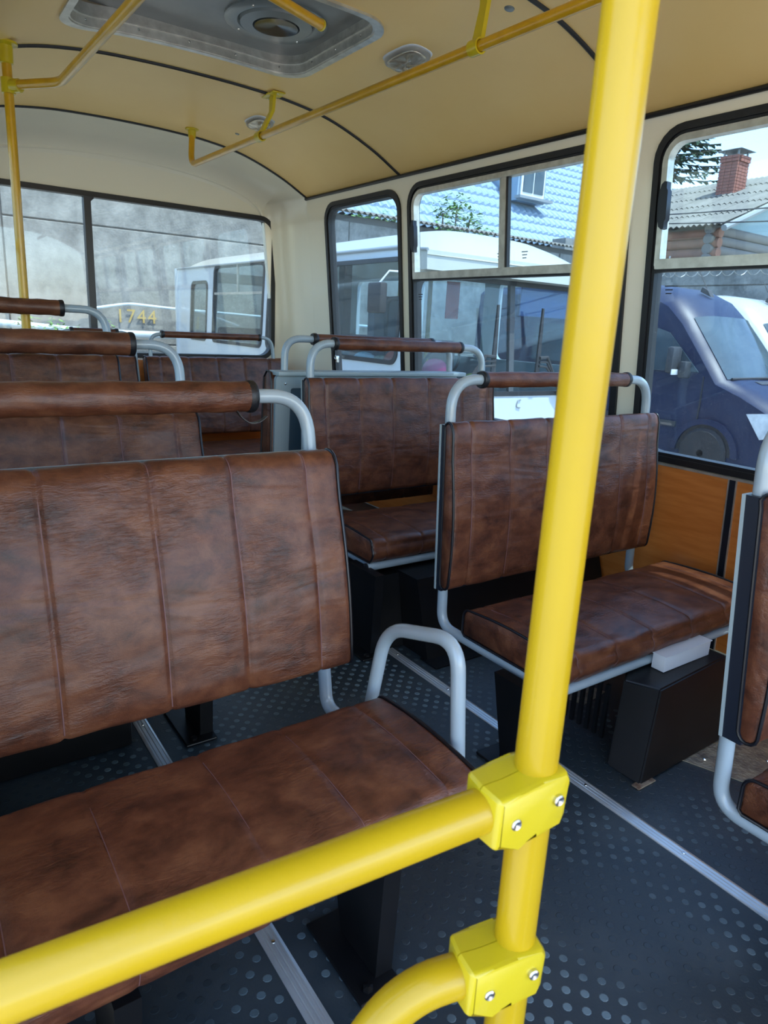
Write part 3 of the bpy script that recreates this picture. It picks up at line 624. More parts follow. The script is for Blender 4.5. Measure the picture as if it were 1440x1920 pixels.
# rear bench: separate backs over one cushion
rb = thing('rear_bench', 'long rear bench below the rear window with its right brown backrest and bar', 'seat', (1.3, 4.6, 0))
def rback(xa, xb, seams, c0, c1, par):
    P = back_profile(4.56, .47, .985, .07); mb, N = pillow(P, xa, xb, seams, seed=xa); bk = build('backrest', mb, LEA, par, smooth=60)
    seams_of(bk, P, N, seams, 0, 21)
    for xe in (xa + .003, xb - .003): build('piping', MB().tube([(xe, p[0], p[1]) for p in P], .004, 8, closed=True), M['piping'], bk)
    build('hoop', MB().tube(fillet([(c0 - .075, 4.69, .60), (c0 - .085, 4.71, 1.127), (c1 + .10, 4.71, 1.127), (c1 + .14, 4.69, .60)], .08, 9), .0125, 14), M['tube'], par, smooth=60)
    build('grip', MB().tube([(c0 + (c1 - c0) * k / 12, 4.71, 1.127) for k in range(13)], .0215, 18), LEA, par, smooth=60)
    for xc_ in (c0, c1): build('collar', MB().lathe([(.014, -.010), (.0235, -.010), (.025, -.004), (.025, .006), (.023, .010), (.014, .010)], (xc_, 4.71, 1.127), (1, 0, 0), 24, close=False), M['blackrub'], par)
rback(1.345, 2.36, [1.345 + .1 + .195 * k for k in range(5)], 1.47, 2.165, rb)
rback(.70, 1.285, [.75, .95, 1.15], .91, 1.178, rb)
Pc = cush_profile(4.05, 4.60, .42, .09); mb, N = pillow(Pc, .20, 2.42, [.4 + .2 * k for k in range(10)], .003); cu = build('seat_cushion', mb, LEA, rb, smooth=60)
seams_of(cu, Pc, N, [.4 + .2 * k for k in range(10)], 0, 28, .003, .001)
build('bench_box', MB().box(.20, 2.42, 4.08, 4.85, .001, .325, .004), M['wood'], rb)
build('rear_board', MB().box(.20, 2.40, 4.85, 4.875, .33, .95, .003), M['wood'], rb)

# ------------------------------------------------------------ things under the seats
t = thing('wheel_arch', 'black wheel arch box under the seat before the grey partition', 'wheel arch', (2.1, 2.3, 0))
mb = MB(); mb.prism([(1.87, .001), (2.75, .001), (2.75, .305), (1.97, .305)], lambda a, b: (1.575, a, b), lambda a, b: (2.66, a, b)); build('housing', mb, M['black'], t, smooth=0)
mb = MB(); mb.prism([(1.80, .001), (1.90, .001), (1.90, .006), (1.80, .006)], lambda a, b: (1.56, a, b), lambda a, b: (2.2, a, b)); build('base_flange', mb, M['black'], t, smooth=0)
mb = MB(); mb.prism([(2.03, .001), (2.25, .001), (2.25, .295), (2.09, .295)], lambda a, b: (1.455, a, b), lambda a, b: (1.574, a, b)); build('side_cover', mb, M['black'], t, smooth=0)
t = thing('heater_box', 'black box on the floor under the right seat, worn at its foot', 'heater', (1.9, 1.1, 0))
vs = [(1.637, .955, .001), (2.17, .965, .001), (2.17, 1.30, .001), (1.637, 1.07, .001), (1.785, 1.025, .238), (2.19, 1.05, .238), (2.19, 1.40, .238), (1.735, 1.12, .238)]
bm = bmesh.new(); bv = [bm.verts.new(v) for v in vs]
for f in [(0, 1, 2, 3), (4, 7, 6, 5), (0, 4, 5, 1), (1, 5, 6, 2), (2, 6, 7, 3), (3, 7, 4, 0)]: bm.faces.new([bv[i] for i in f])
bmesh.ops.bevel(bm, geom=bm.edges[:], offset=.005, segments=2, affect='EDGES')
build('housing', MB().bm(bm), M['black'], t)
mb = MB(); mb.box(1.62, 1.70, .945, .97, .001, .006, .001); build('foot_flange', mb, mat('rusty_edge', (.10, .05, .03), .7, col2=(.25, .2, .15), nscale=60), t)
for k in range(7): build('radiator_fin', MB().box(1.70, 1.712, 1.145 + k * .03, 1.157 + k * .03, .03, .215), M['black'], t)

t = thing('white_box', 'small white cardboard box wedged under the right seat cushion', 'box', (1.95, 1.1, .24))
build('carton', MB().box(1.885, 2.14, 1.085, 1.13, .2395, .290, .001), M['white'], t); build('carton_flap', MB().box(1.882, 2.143, 1.082, 1.133, .2905, .293), M['white'], t)
t = thing('left_heater', 'long black heater box on the floor under the second left seat', 'heater', (.2, 2.0, 0))
build('housing', MB().box(.04, .46, 1.88, 2.25, .001, .17, .01), M['black'], t); build('lid', MB().box(.035, .465, 1.875, 2.255, .171, .178, .002), M['black'], t)

# ------------------------------------------------------------ yellow poles and rails
def clamp_mesh(o, d, L, hgt, hgt2, th, half):
    """one half shell of a T clamp: o centre on the pole, d horizontal direction to the rail, half = +1/-1 side"""
    d = Vector(d).normalized(); up = Vector((0.02, .02, 1)).normalized(); n = d.cross(up).normalized() * half
    poly = [(-.022, -hgt * .80), (-.0275, -hgt * .5), (-.0275, hgt * .55), (-.020, hgt * .80), (.012, hgt * .78), (L * .62, hgt2), (L - .003, hgt2), (L, hgt2 - .003), (L, -hgt2 + .003), (L - .003, -hgt2), (L * .55, -hgt2), (.012, -hgt * .82)]
    bm = bmesh.new(); o = Vector(o)
    a = [bm.verts.new(o + d * p + up * q + n * .0006) for p, q in poly]; b_ = [bm.verts.new(o + d * p * .96 + up * q * .97 + n * (th * (.82 if p < -.02 else 1))) for p, q in poly]
    bm.faces.new(a); bm.faces.new(b_[::-1]); k = len(poly); out = [bm.faces.new((a[i], b_[i], b_[(i + 1) % k], a[(i + 1) % k])) for i in range(k)]
    top = [e for e in bm.edges if e.verts[0] in b_ and e.verts[1] in b_]
    bmesh.ops.bevel(bm, geom=top, offset=.006, segments=3, affect='EDGES', profile=.5)
    return MB().bm(bm), n, d, up
def clamp(par, o, d, L=.066, hgt=.040, hgt2=.028, th=.0275):
    for s in (1, -1):
        mb, n, dd, up = clamp_mesh(o, d, L, hgt, hgt2, th, s); c = build('clamp_half', mb, M['yplast'], par, smooth=30)
        for p, q in ((-.010, .004), (L * .62, -.004)):
            pos = Vector(o) + dd * p + up * q + n * (th * (.97 if p < 0 else .985))
            mb = MB(); mb.lathe([(.0058, -.002), (.0058, .0012), (.0044, .0024), (.002, .0016), (.0005, .0008)], pos, n, 20); sc = build('screw', mb, M['steel'], c)
PX, PY = .485, .396
pole = thing('handrail_pole', 'thick yellow vertical handrail pole close to the camera', 'handrail', (PX, PY, 0))
build('pole_tube', MB().tube([(PX - .045 + .045 * min(z / 1.2, 1) ** .6, PY - .036 + .036 * min(z / 1.2, 1) ** .6, z) for z in [.001 + .1 * k for k in range(24)]], .0212, 40), M['yellow'], pole, smooth=60)
def pc(z): q = min(z / 1.2, 1) ** .6; return Vector((PX - .045 + .045 * q, PY - .036 + .036 * q, z))
build('base_flange', MB().lathe([(.05, 0), (.05, .004), (.027, .008), (.026, .02)], pc(0.001), (0, 0, 1), 32), M['yplast'], pole); build('ceiling_flange', MB().lathe([(.05, 0), (.05, -.004), (.027, -.01), (.026, -.03)], (PX, PY, prof(PX)), (0, 0, 1), 32), M['yplast'], pole)
c1 = pc(.810); d1 = Vector((.012, .462, .79)) - Vector((.43, .402, .79)); d1 = Vector((-.42, .045, .0))
rail = thing('door_rail', 'upper yellow guard rail crossing in front of the nearest seat', 'handrail', (.2, .42, .79))
ra = c1 + d1.normalized() * .028; rb_ = Vector((-.03, .452, .787)); build('rail_tube', MB().tube([ra + (rb_ - ra) * k / 12 for k in range(13)], .0212, 40), M['yellow'], rail, smooth=60)
clamp(rail, c1, rb_ - c1)
c2 = pc(.607); low = thing('door_rail', 'lower yellow guard rail bending down at the bottom of the picture', 'handrail', (.3, .42, .58))
d2 = Vector((-.42, .11, .0)); ra = c2 + d2.normalized() * .028
build('rail_tube', MB().tube(fillet([ra, c2 + Vector((-.12, .035, -.004)), c2 + Vector((-.20, .045, -.10)), c2 + Vector((-.22, .05, -.55))], .06, 8), .0212, 40), M['yellow'], low, smooth=60)
clamp(low, c2, d2)

# ceiling rails
rl = thing('ceiling_rail', 'long yellow ceiling handrail on the right with two hangers', 'handrail', (1.63, 3, 2.14))
A = Vector((1.60, 4.36, 2.135)); B = Vector((1.725, -.6, 2.145))
top = Vector((1.625, 4.50, prof(1.62)))
def rp(y): return A + (B - A) * ((A.y - y) / (A.y - B.y))
build('rail_tube', MB().tube(fillet([top + Vector((0, 0, -.02)), Vector((1.60, 4.46, 2.135)), B], .08, 10), .0175, 20), M['yrail'], rl, smooth=60)
mb = MB(); mb.lathe([(.040, .0), (.040, -.006), (.024, -.010), (.022, -.05)], top, (0, 0, 1), 24); build('end_socket', mb, M['yplast'], rl)
for y in (3.52, 1.955):
    p = rp(y); zt = prof(1.69) ; 
    mb = MB(); mb.box(1.655, 1.73, y - .022, y + .022, zt - .012, zt - .004, .002); mb.box(1.66, 1.725, y - .07, y + .07, zt - .010, zt - .004, .002)
    pl = build('hanger_plate', mb, M['yplast'], rl)
    mb = MB(); q = [(1.69, y, zt - .008), (1.685, y, zt - .08), (p.x + .005, y, p.z + .015)]
    vs = []
    for (x_, y_, z_), hw in zip(q, (.022, .017, .022)): vs += [(x_ - .008, y_ - hw, z_), (x_ + .008, y_ - hw, z_), (x_ + .008, y_ + hw, z_), (x_ - .008, y_ + hw, z_)]
    mb.add(vs, [(k * 4 + a, k * 4 + (a + 1) % 4, k * 4 + 4 + (a + 1) % 4, k * 4 + 4 + a) for k in range(2) for a in range(4)] + [(3, 2, 1, 0), (8, 9, 10, 11)])
    mb.lathe([(.019, -.022), (.0245, -.022), (.0245, .022), (.019, .022)], (p.x, y, p.z), B - A, 24, close=False); hg = build('hanger', mb, M['yplast'], rl)
    build('screw', MB().lathe([(.0035, 0), (.003, -.002), (.001, -.003)], (1.69, y - .055, zt - .012), (0, 0, 1), 10).lathe([(.0035, 0), (.003, -.002), (.001, -.003)], (1.69, y + .055, zt - .012), (0, 0, 1), 10), M['steel'], pl)
lp = thing('rear_pole', 'thin yellow vertical pole by the rear window at the left', 'handrail', (.485, 3.475, 0))
build('pole_tube', MB().tube([(.48, 3.475, .001), (.495, 3.475, prof(.49) - .003)], .0185, 20), M['yrail'], lp, smooth=60)
build('ceiling_flange', MB().lathe([(.046, .0), (.046, -.008), (.027, -.014), (.025, -.075), (.019, -.078)], (.495, 3.475, prof(.49) + .002), (0, 0, 1), 28), M['yplast'], lp)
build('floor_flange', MB().lathe([(.046, .0), (.046, .006), (.027, .012), (.025, .04)], (.48, 3.475, .001), (0, 0, 1), 28), M['yplast'], lp)
l2 = thing('ceiling_rail', 'bent yellow ceiling handrail at the left under the roof hatch', 'handrail', (.6, 3, 2.12))
build('rail_tube', MB().tube(fillet([(.505, 3.455, 2.115), (.655, 3.28, 2.118), (.76, -.6, 2.14)], .05, 8), .0175, 20), M['yrail'], l2, smooth=60)
mb = MB(); mb.lathe([(.019, -.028), (.026, -.028), (.026, .028), (.019, .028)], (.494, 3.475, 2.113), (0, 0, 1), 24, close=False); mb.lathe([(.025, .018), (.025, .055), (.019, .058)], (.494, 3.475, 2.113), (.15, -.175, 0), 20)
cl = build('clamp', mb, M['yplast'], l2); build('screw', MB().lathe([(.006, 0), (.005, .003), (.002, .003)], (.508, 3.45, 2.12), (.4, -.9, 0), 12), M['steel'], cl)
# short rail at the hatch
l3 = thing('ceiling_rail', 'short yellow rail end seen across the roof hatch at the top edge', 'handrail', (1.3, 2.2, 2.2))
build('rail_tube', MB().tube([(1.388, 2.50, 2.285), (1.02, 2.36, 2.285), (.95, 2.34, 2.285)], .0175, 20), M['yrail'], l3, smooth=60)
build('end_ring', MB().lathe([(.012, -.004), (.0195, -.004), (.0195, .004), (.012, .004)], (1.389, 2.5005, 2.285), (.93, .35, 0), 24), M['yplast'], l3)

# ------------------------------------------------------------ the yard outside
GZ = -0.65
X = dict(
    ground=mat('yard_gravel', (0.30, 0.28, 0.25), 0.9, col2=(0.36, 0.34, 0.30), nscale=3, bump=.4, bscale=20),
    conc=mat('weathered_concrete', (0.115, 0.118, 0.115), 0.9, col2=(0.30, 0.30, 0.285), nscale=1.9, bump=.6, bscale=30, detail=14, contrast=(.36, .62)),
    conc2=mat('dark_joint_concrete', (0.10, 0.10, 0.10), 0.9),
    buswhite=mat('white_bus_paint', (0.52, 0.57, 0.61), 0.25, coat=.4), roofw=mat('cream_bus_roof', (0.40, 0.40, 0.35), 0.3, coat=.3),
    dark=mat('dark_interior_trim', (0.05, 0.055, 0.06), 0.6), seat=mat('grey_bus_upholstery', (0.12, 0.13, 0.15), 0.7), seatbr=mat('brown_bus_upholstery', (0.16, 0.075, 0.055), 0.6),
    inner=mat('pale_bus_interior', (0.50, 0.50, 0.45), 0.6), navy=mat('navy_van_paint', (0.005, 0.013, 0.045), 0.42, col2=(0.009, 0.018, 0.055), nscale=3, spec=.28),
    vanw=mat('white_van_paint', (0.42, 0.45, 0.45), 0.25, coat=.5), tyre=mat('tyre', (0.02, 0.02, 0.022), 0.85), hub=mat('wheel_hub', (0.25, 0.25, 0.26), 0.4, .6),
    plastic=mat('dark_van_plastic', (0.03, 0.034, 0.04), 0.5), lampg=mat('headlamp_glass', (0.75, 0.78, 0.80), 0.08, coat=.6, col2=(0.5, 0.53, 0.56), nscale=7),
    tile=mat('blue_metal_roof', (0.23, 0.32, 0.41), 0.5), slate=mat('corrugated_slate', (0.15, 0.145, 0.125), 0.9, col2=(0.20, 0.19, 0.165), nscale=2), 
    brick=mat('red_brick', (0.36, 0.13, 0.085), 0.9, col2=(0.25, 0.10, 0.075), nscale=9), mortar=mat('mortar', (0.25, 0.21, 0.19), .9),
    log=mat('reddish_log', (0.32, 0.15, 0.095), 0.85, col2=(0.22, 0.11, 0.075), nscale=2), greylog=mat('grey_log', (0.17, 0.16, 0.15), 0.9),
    blue=mat('pale_blue_board', (0.26, 0.37, 0.40), 0.7), leaf=mat('green_leaf', (0.10, 0.22, 0.055), 0.6, col2=(0.16, 0.30, 0.08), nscale=5), needle=mat('spruce_needles', (0.035, 0.085, 0.045), 0.8),
    bark=mat('bark', (0.10, 0.07, 0.05), 0.9), pipe=mat('pale_blue_pipe', (0.50, 0.60, 0.68), 0.5), wire=mat('black_cable', (0.02, 0.02, 0.022), 0.6), steelwire=mat('barbed_steel', (0.45, 0.45, 0.42), 0.4, .7),
    paint=mat('yellow_wall_paint', (0.46, 0.33, 0.10), 0.8), red=mat('red_print', (0.55, 0.06, 0.04), 0.6), sticker=mat('white_sticker', (0.75, 0.70, 0.66), .6), orange=mat('orange_red_bag', (0.75, 0.13, 0.07), .6),
    pink=mat('pink_plastic', (0.75, 0.10, 0.22), .4), sack=mat('pale_sack', (0.55, 0.62, 0.60), .8), olive=mat('olive_sack', (0.30, 0.31, 0.20), .8), yel=mat('yellow_cloth', (0.65, 0.55, 0.10), .7),
    mould=mat('grey_metal_flashing', (0.25, 0.27, 0.28), .5), windf=mat('white_window_frame', (0.7, 0.72, 0.74), .5))
X['carglass'] = glass('vehicle_glass', (0.72, 0.82, 0.85), 0.012, 6)
X['vanglass'] = mat('van_glass', (0.030, 0.050, 0.065), 0.10, col2=(0.06, 0.09, 0.105), nscale=2)
g_ = build('ground', MB().box(-30, 45, -25, 45, GZ - .1, GZ), X['ground'], smooth=0); tag(g_, kind='structure')

# concrete boundary walls of precast panels
def cwall(name, label, p0, dirx, n, zs, plen=3.0):
    """p0 start, dirx True runs along x else along -y; zs = heights of the panel joints"""
    t = thing(name, label, 'wall', (p0[0], p0[1], GZ)); zt = zs[-1]
    for k in range(len(zs) - 1):
        hh = zs[k + 1] - zs[k]; mb = MB()
        if dirx: mb.box(.012, plen - .012, 0, .14, .010, hh - .010, .012)
        else: mb.box(0, .14, -plen + .012, -.012, .010, hh - .010, .012)
        src = None
        for i in range(n):
            if src is None: src = o = build('concrete_panel', mb, X['conc'], t, smooth=0)
            else: o = src.copy(); C.objects.link(o)
            off = Vector((i * plen, 0, zs[k] - GZ)) if dirx else Vector((0, -i * plen, zs[k] - GZ))
            jit = random.uniform(-.012, .012); o.location = off + (Vector((0, jit, 0)) if dirx else Vector((jit, 0, 0)))
    mb = MB(); L_ = n * plen
    if dirx: mb.box(0, L_, .03, .11, 0, zt - GZ - .02)
    else: mb.box(.03, .11, -L_, 0, 0, zt - GZ - .02)
    o = build('joint_fill', mb, X['conc2'], t, smooth=0); o.location = (0, 0, 0)
    return t
ZW = 3.18
cw = cwall('boundary_wall', 'grey concrete panel wall with painted numbers behind the rear window', (-10.5, 12.2), True, 5, [GZ, .75, 2.555, ZW], 6.0)
cw2 = cwall('boundary_wall', 'grey concrete panel wall with barbed wire beyond the navy van', (15.2, 12.0), False, 5, [GZ, .75, 2.5, 3.05], 5.0)
# painted numbers on the concrete
fcv = bpy.data.curves.new('numbers', 'FONT'); fcv.body = '1744'; fcv.size = .31; fcv.extrude = .002; fcv.space_character = 1.12
tmp = bpy.data.objects.new('tmp', fcv); C.objects.link(tmp); dg = bpy.context.evaluated_depsgraph_get(); me = bpy.data.meshes.new_from_object(tmp.evaluated_get(dg)); bpy.data.objects.remove(tmp)
me.materials.clear(); me.materials.append(X['paint']); num = bpy.data.objects.new('painted_number', me); C.objects.link(num); num.parent = cw
num.matrix_local = Matrix.Translation(Vector((3.04, 12.17, 1.10)) - cw.location) @ Matrix.Rotation(radians(90), 4, 'X')
# corrugated capping on the far stretch of the wall
t = thing('wall_capping', 'dark corrugated slate sheets capping the concrete wall behind the bus', 'roof sheet', (6, 12.4, ZW))
for k in range(9):
    mb = MB(); x0 = 6.2 + k * 1.1
    for q, dz in ((0, 0), (1, .012)): mb.grid(44, 1, lambda u, v: (x0 + 1.09 * u, 12.0 + .5 * v, ZW + .14 + .10 * v + .022 * cos(2 * pi * u * 8) + dz))
    build('slate_sheet', mb, X['slate'], t, smooth=60, recalc=False)
mb = MB(); mb.box(6.2, 16.1, 12.22, 12.34, ZW - .02, ZW + .10); build('cap_beam', mb, X['conc2'], t, smooth=0)
# pipes along the wall
t = build('wall_pipe', MB().tube(fillet([(-4, 11.8, 1.02), (1.0, 11.8, 1.04), (2.6, 11.8, .93), (9, 11.8, .90)], .3, 5), .055, 12), X['pipe']); tag(t, 'thick pale blue pipe running along the concrete wall', 'pipe')
t = build('wall_pipe', MB().tube(fillet([(2.45, 11.95, 1.26), (3.2, 11.95, 1.40), (3.9, 11.95, 1.36), (9, 11.95, 1.20)], .15, 5), .022, 10), X['pipe']); tag(t, 'thin sagging pale pipe above the painted numbers', 'pipe')
# pipe supports
for i, x in enumerate((1.1, 4.6)):
    o = build('pipe_post', MB().box(x - .04, x + .04, 11.76, 11.84, GZ, .99 - .1 * i), X['conc2'], smooth=0); tag(o, ['dark post carrying the pale pipe near the green weeds', 'dark post carrying the pale pipe below the numbers'][i], 'post')

def leaves(mb, c, rad, n, size, droop=.3, shape='leaf', flat=.8):
    for _ in range(n):
        d = Vector((random.gauss(0, 1), random.gauss(0, 1), random.gauss(0, 1) * flat)).normalized() * (random.random() ** .5)
        p = Vector(c) + Vector((d.x * rad[0], d.y * rad[1], d.z * rad[2])); a = random.uniform(0, 2 * pi); u = Vector((cos(a), sin(a), -droop + random.uniform(-.3, .3))).normalized(); v = u.cross(Vector((0, 0, 1))).normalized(); s_ = size * random.uniform(.6, 1.2); nn = u.cross(v) * (s_ * .08)
        mb.add([p, p + u * s_ * .35 + v * s_ * .22 + nn, p + u * s_, p + u * s_ * .35 - v * s_ * .22 + nn], [(0, 1, 2, 3)])
def plant(name, label, cat, base, top, crown, n, size, group=None, mats=None):
    t = thing(name, label, cat, base, group=group)
    mb = MB(); b = Vector(base)
    for (c, rad) in crown: mb.tube([b, (b + Vector(c)) / 2 + Vector((random.uniform(-.05, .05), 0, .1)), Vector(c)], .018, 6)
    build('stem', mb, X['bark'], t)
    mb = MB()
    for (c, rad) in crown: leaves(mb, c, rad, n, size)
    o = build('foliage', mb, mats or X['leaf'], t, smooth=0, recalc=False); tag(o, kind='stuff'); return t
plant('shrub', 'bright green leafy shrub rising behind the white bus roof', 'shrub', (10.6, 12.9, GZ), 4, [((10.35, 12.9, 3.75), (.32, .25, .34)), ((10.75, 12.9, 3.95), (.38, .25, .30)), ((11.15, 12.9, 3.70), (.40, .25, .28)), ((10.6, 12.9, 3.45), (.5, .2, .15)), ((11.55, 12.9, 3.5), (.35, .2, .15))], 90, .17)
plant('shrub', 'sparse green shrub above the slate capping at the left', 'shrub', (8.4, 12.85, GZ), 4, [((8.05, 12.85, 3.42), (.35, .2, .10)), ((8.65, 12.85, 3.48), (.3, .2, .14)), ((9.2, 12.85, 3.45), (.3, .2, .16))], 45, .15)
plant('weed', 'green weeds growing at the foot of the concrete wall', 'weeds', (1.9, 11.55, GZ), 4, [((1.62, 11.5, 1.02), (.16, .1, .18)), ((2.02, 11.5, .98), (.18, .1, .2)), ((2.35, 11.5, .90), (.10, .1, .15)), ((1.3, 11.5, .7), (.15, .1, .15))], 60, .11)
plant('weed', 'green climbing leaves beside the dark window mullion', 'weeds', (2.85, 11.5, GZ), 4, [((2.78, 11.45, 1.02), (.06, .05, .16)), ((2.9, 11.45, .75), (.07, .05, .1))], 14, .10)

# ------------------------------------------------------------ white bus parked alongside
t = thing('parked_bus', 'white bus with cream roof parked alongside, seen through side and rear windows', 'bus', (4.9, 8, GZ))
BX0, BX1, BY0, BY1 = 3.75, 6.15, 5.0, 11.3
sd_ = lambda a, b: (BX0 + .10 * max(0, b - .9) ** 1.2 * .5, a, b); sdi = lambda a, b: (BX0 + .05 + .05 * max(0, b - .9), a, b)
holes = [rrect(5.22, 6.48, .93, 1.84, .09), rrect(6.66, 7.95, .93, 1.90, .09), rrect(8.10, 9.72, .93, 1.93, .09), rrect(9.98, 10.62, .93, 1.74, .09)]
mb = MB(); panel(mb, [(BY0 + .03, -.32), (BY1, -.32), (BY1, 1.96), (BY0 + .08, 1.96)], holes, sd_, sdi); build('side_panel', mb, X['buswhite'], t, smooth=0)
for h_, nm in zip(holes, range(9)):
    a0 = min(p[0] for p in h_); a1 = max(p[0] for p in h_); b0 = min(p[1] for p in h_); b1 = max(p[1] for p in h_)
    mb = MB(); ring(mb, rrect(a0 - .02, a1 + .02, b0 - .02, b1 + .02, .1), rrect(a0 + .02, a1 - .02, b0 + .02, b1 - .02, .07), lambda a, b, d: (sd_(a, b)[0] + d, a, b), -.012, .03); wf = build('window_gasket', mb, M['blackrub'], t)
    mb = MB(); mb.prism(rrect(a0, a1, b0, b1, .08), lambda a, b: (sd_(a, b)[0] + .008, a, b), lambda a, b: (sd_(a, b)[0] + .012, a, b)); build('window_pane', mb, X['carglass'], wf, smooth=0)
    if nm in (1, 2):
        mb = MB(); mb.box(sd_(0, 1.58)[0] - .006, sd_(0, 1.58)[0] + .02, a0, a1, 1.56, 1.59); mb2 = MB(); ym = (a0 + a1) / 2; mb2.box(sd_(0, 1.7)[0] - .004, sd_(0, 1.7)[0] + .02, ym - .012, ym + .012, 1.59, b1)
        build('window_transom', mb, M['alu'], wf, smooth=0); build('window_mullion', mb2, M['alu'], wf, smooth=0)
far = MB(); panel(far, [(BY0 + .03, -.32), (BY1, -.32), (BY1, 1.96), (BY0 + .08, 1.96)], [rrect(5.25, 6.4, .93, 1.84, .09), rrect(6.66, 7.95, .93, 1.9, .09), rrect(8.1, 9.6, .93, 1.9, .09), rrect(9.9, 11.0, .93, 1.9, .09)], lambda a, b: (BX1 - .06, a, b), lambda a, b: (BX1, a, b)); build('far_side_panel', far, X['buswhite'], t, smooth=0)
fnt = lambda a, b: (a, BY0 + .10 * max(0, b - .6) ** 1.5, b); fnti = lambda a, b: (a, BY0 + .05 + .10 * max(0, b - .6) ** 1.5, b)
ws = rrect(BX0 + .12, BX1 - .12, .66, 1.72, .16, 8)
mb = MB(); panel(mb, [(BX0 + .0, -.30), (BX1, -.30), (BX1, 1.62), (BX1 - .12, 1.95), (BX0 + .12, 1.95), (BX0, 1.62)], [ws], fnt, fnti); build('front_panel', mb, X['buswhite'], t, smooth=0)
mb = MB(); ring(mb, rrect(BX0 + .10, BX1 - .10, .64, 1.74, .17, 8), rrect(BX0 + .145, BX1 - .145, .685, 1.695, .14, 8), lambda a, b, d: (a, fnt(a, b)[1] + d, b), -.012, .03); wg = build('windscreen_gasket', mb, M['blackrub'], t)
mb = MB(); mb.prism(rrect(BX0 + .13, BX1 - .13, .67, 1.71, .15, 8), lambda a, b: (a, fnt(a, b)[1] + .012, b), lambda a, b: (a, fnt(a, b)[1] + .017, b)); build('windscreen_pane', mb, X['carglass'], wg, smooth=0)
mb = MB(); mb.prism([(5.00, .66), (5.065, .66), (5.065, 1.72), (5.00, 1.72)], lambda a, b: (a, fnt(a, b)[1] - .01, b), lambda a, b: (a, fnt(a, b)[1] + .03, b)); build('windscreen_divider', mb, X['dark'], t, smooth=0)
mb = MB()
def bprof(u):                       # roof section across the bus
    return BX0 + .05 + (BX1 - BX0 - .1) * u, 1.93 + .26 * (1 - abs(2 * u - 1) ** 3.2)
def rooff(u, v):
    x, z = bprof(u); y = BY0 - .10 + (BY1 - BY0 + .1) * v; k = min(1, (y - BY0 + .10) / .75)
    return (x, y, 1.86 + (z - 1.86) * sin(k * pi / 2) ** .75 - (0.05 if v > .97 else 0))
mb.grid(28, 40, rooff); build('roof', mb, X['roofw'], t, smooth=80)
mb = MB(); mb.prism([(BX0 + .05, 1.74), (BX1 - .05, 1.74), (BX1 - .05, 1.90), (BX0 + .05, 1.90)], lambda a, b: (a, BY0 - .115 + (1.9 - b) * -.1 + .03, b), lambda a, b: (a, BY0 + .20, b)); build('visor_panel', mb, X['roofw'], t, smooth=0)
mb = MB(); mb.tube([(BX0 + .045, BY0 - .1, 1.90), (BX0 + .03, BY0 + .3, 1.935), (BX0 + .03, BY1, 1.955)], .014, 8); build('roof_gutter', mb, X['mould'], t)
mb = MB(); panel(mb, [(BX0, -.32), (BX1, -.32), (BX1, 1.96), (BX0, 1.96)], [rrect(4.0, 5.9, .95, 1.8, .1)], lambda a, b: (a, BY1, b), lambda a, b: (a, BY1 - .05, b)); build('back_panel', mb, X['buswhite'], t, smooth=0)
build('bus_floor', MB().box(BX0 + .06, BX1 - .07, BY0 + .2, BY1 - .06, -.02, .02), X['dark'], t, smooth=0)
build('dashboard', MB().box(BX0 + .10, BX1 - .10, BY0 + .10, BY0 + .55, .35, .74, .03), X['dark'], t)
mb = MB(); mb.prism([(4.55, .40), (5.6, .40), (5.6, .62), (4.55, .62)], lambda a, b: (a, BY0 - .006, b), lambda a, b: (a, BY0 + .01, b)); sp_ = build('service_flap', mb, X['buswhite'], t, smooth=0)
mb = MB(); mb.tube(fillet([(5.18, BY0 - .012, .60), (5.14, BY0 - .012, .60), (5.12, BY0 - .012, .53), (5.18, BY0 - .012, .52)], .02, 3), .006, 6); build('flap_latch', mb, X['mould'], sp_)
mb = MB(); mb.prism([(BX0, .30), (BX1, .30), (BX1, .325), (BX0, .325)], lambda a, b: (a, BY0 - .01, b), lambda a, b: (a, BY0 + .01, b)); build('seam_strip', mb, X['mould'], t, smooth=0)
for q, (x, zt_, zb_) in enumerate(((4.72, 1.50, .78), (5.33, 1.50, .84))):
    y = BY0 - .03; s_ = -1 if q == 0 else 1
    bl = MB(); bl.prism([(x - .022, zb_ - .1), (x + .038, zb_ - .1), (x + .030, 1.1), (x + .014, zt_), (x - .006, zt_), (x - .016, 1.1)], lambda a, b: (a, y - .02, b), lambda a, b: (a, y, b)); bo = build('wiper_blade', bl, X['wire'], t, smooth=0)
    for e in range(3): build('wiper_arm', MB().tube([(x + .01, y - .03, 1.02 - .04 * e), (x + s_ * .12, y - .03, 1.03 - .05 * e), (x + s_ * (.42 + .03 * e), y, .62)], .012 if e else .018, 6), X['wire'], bo)
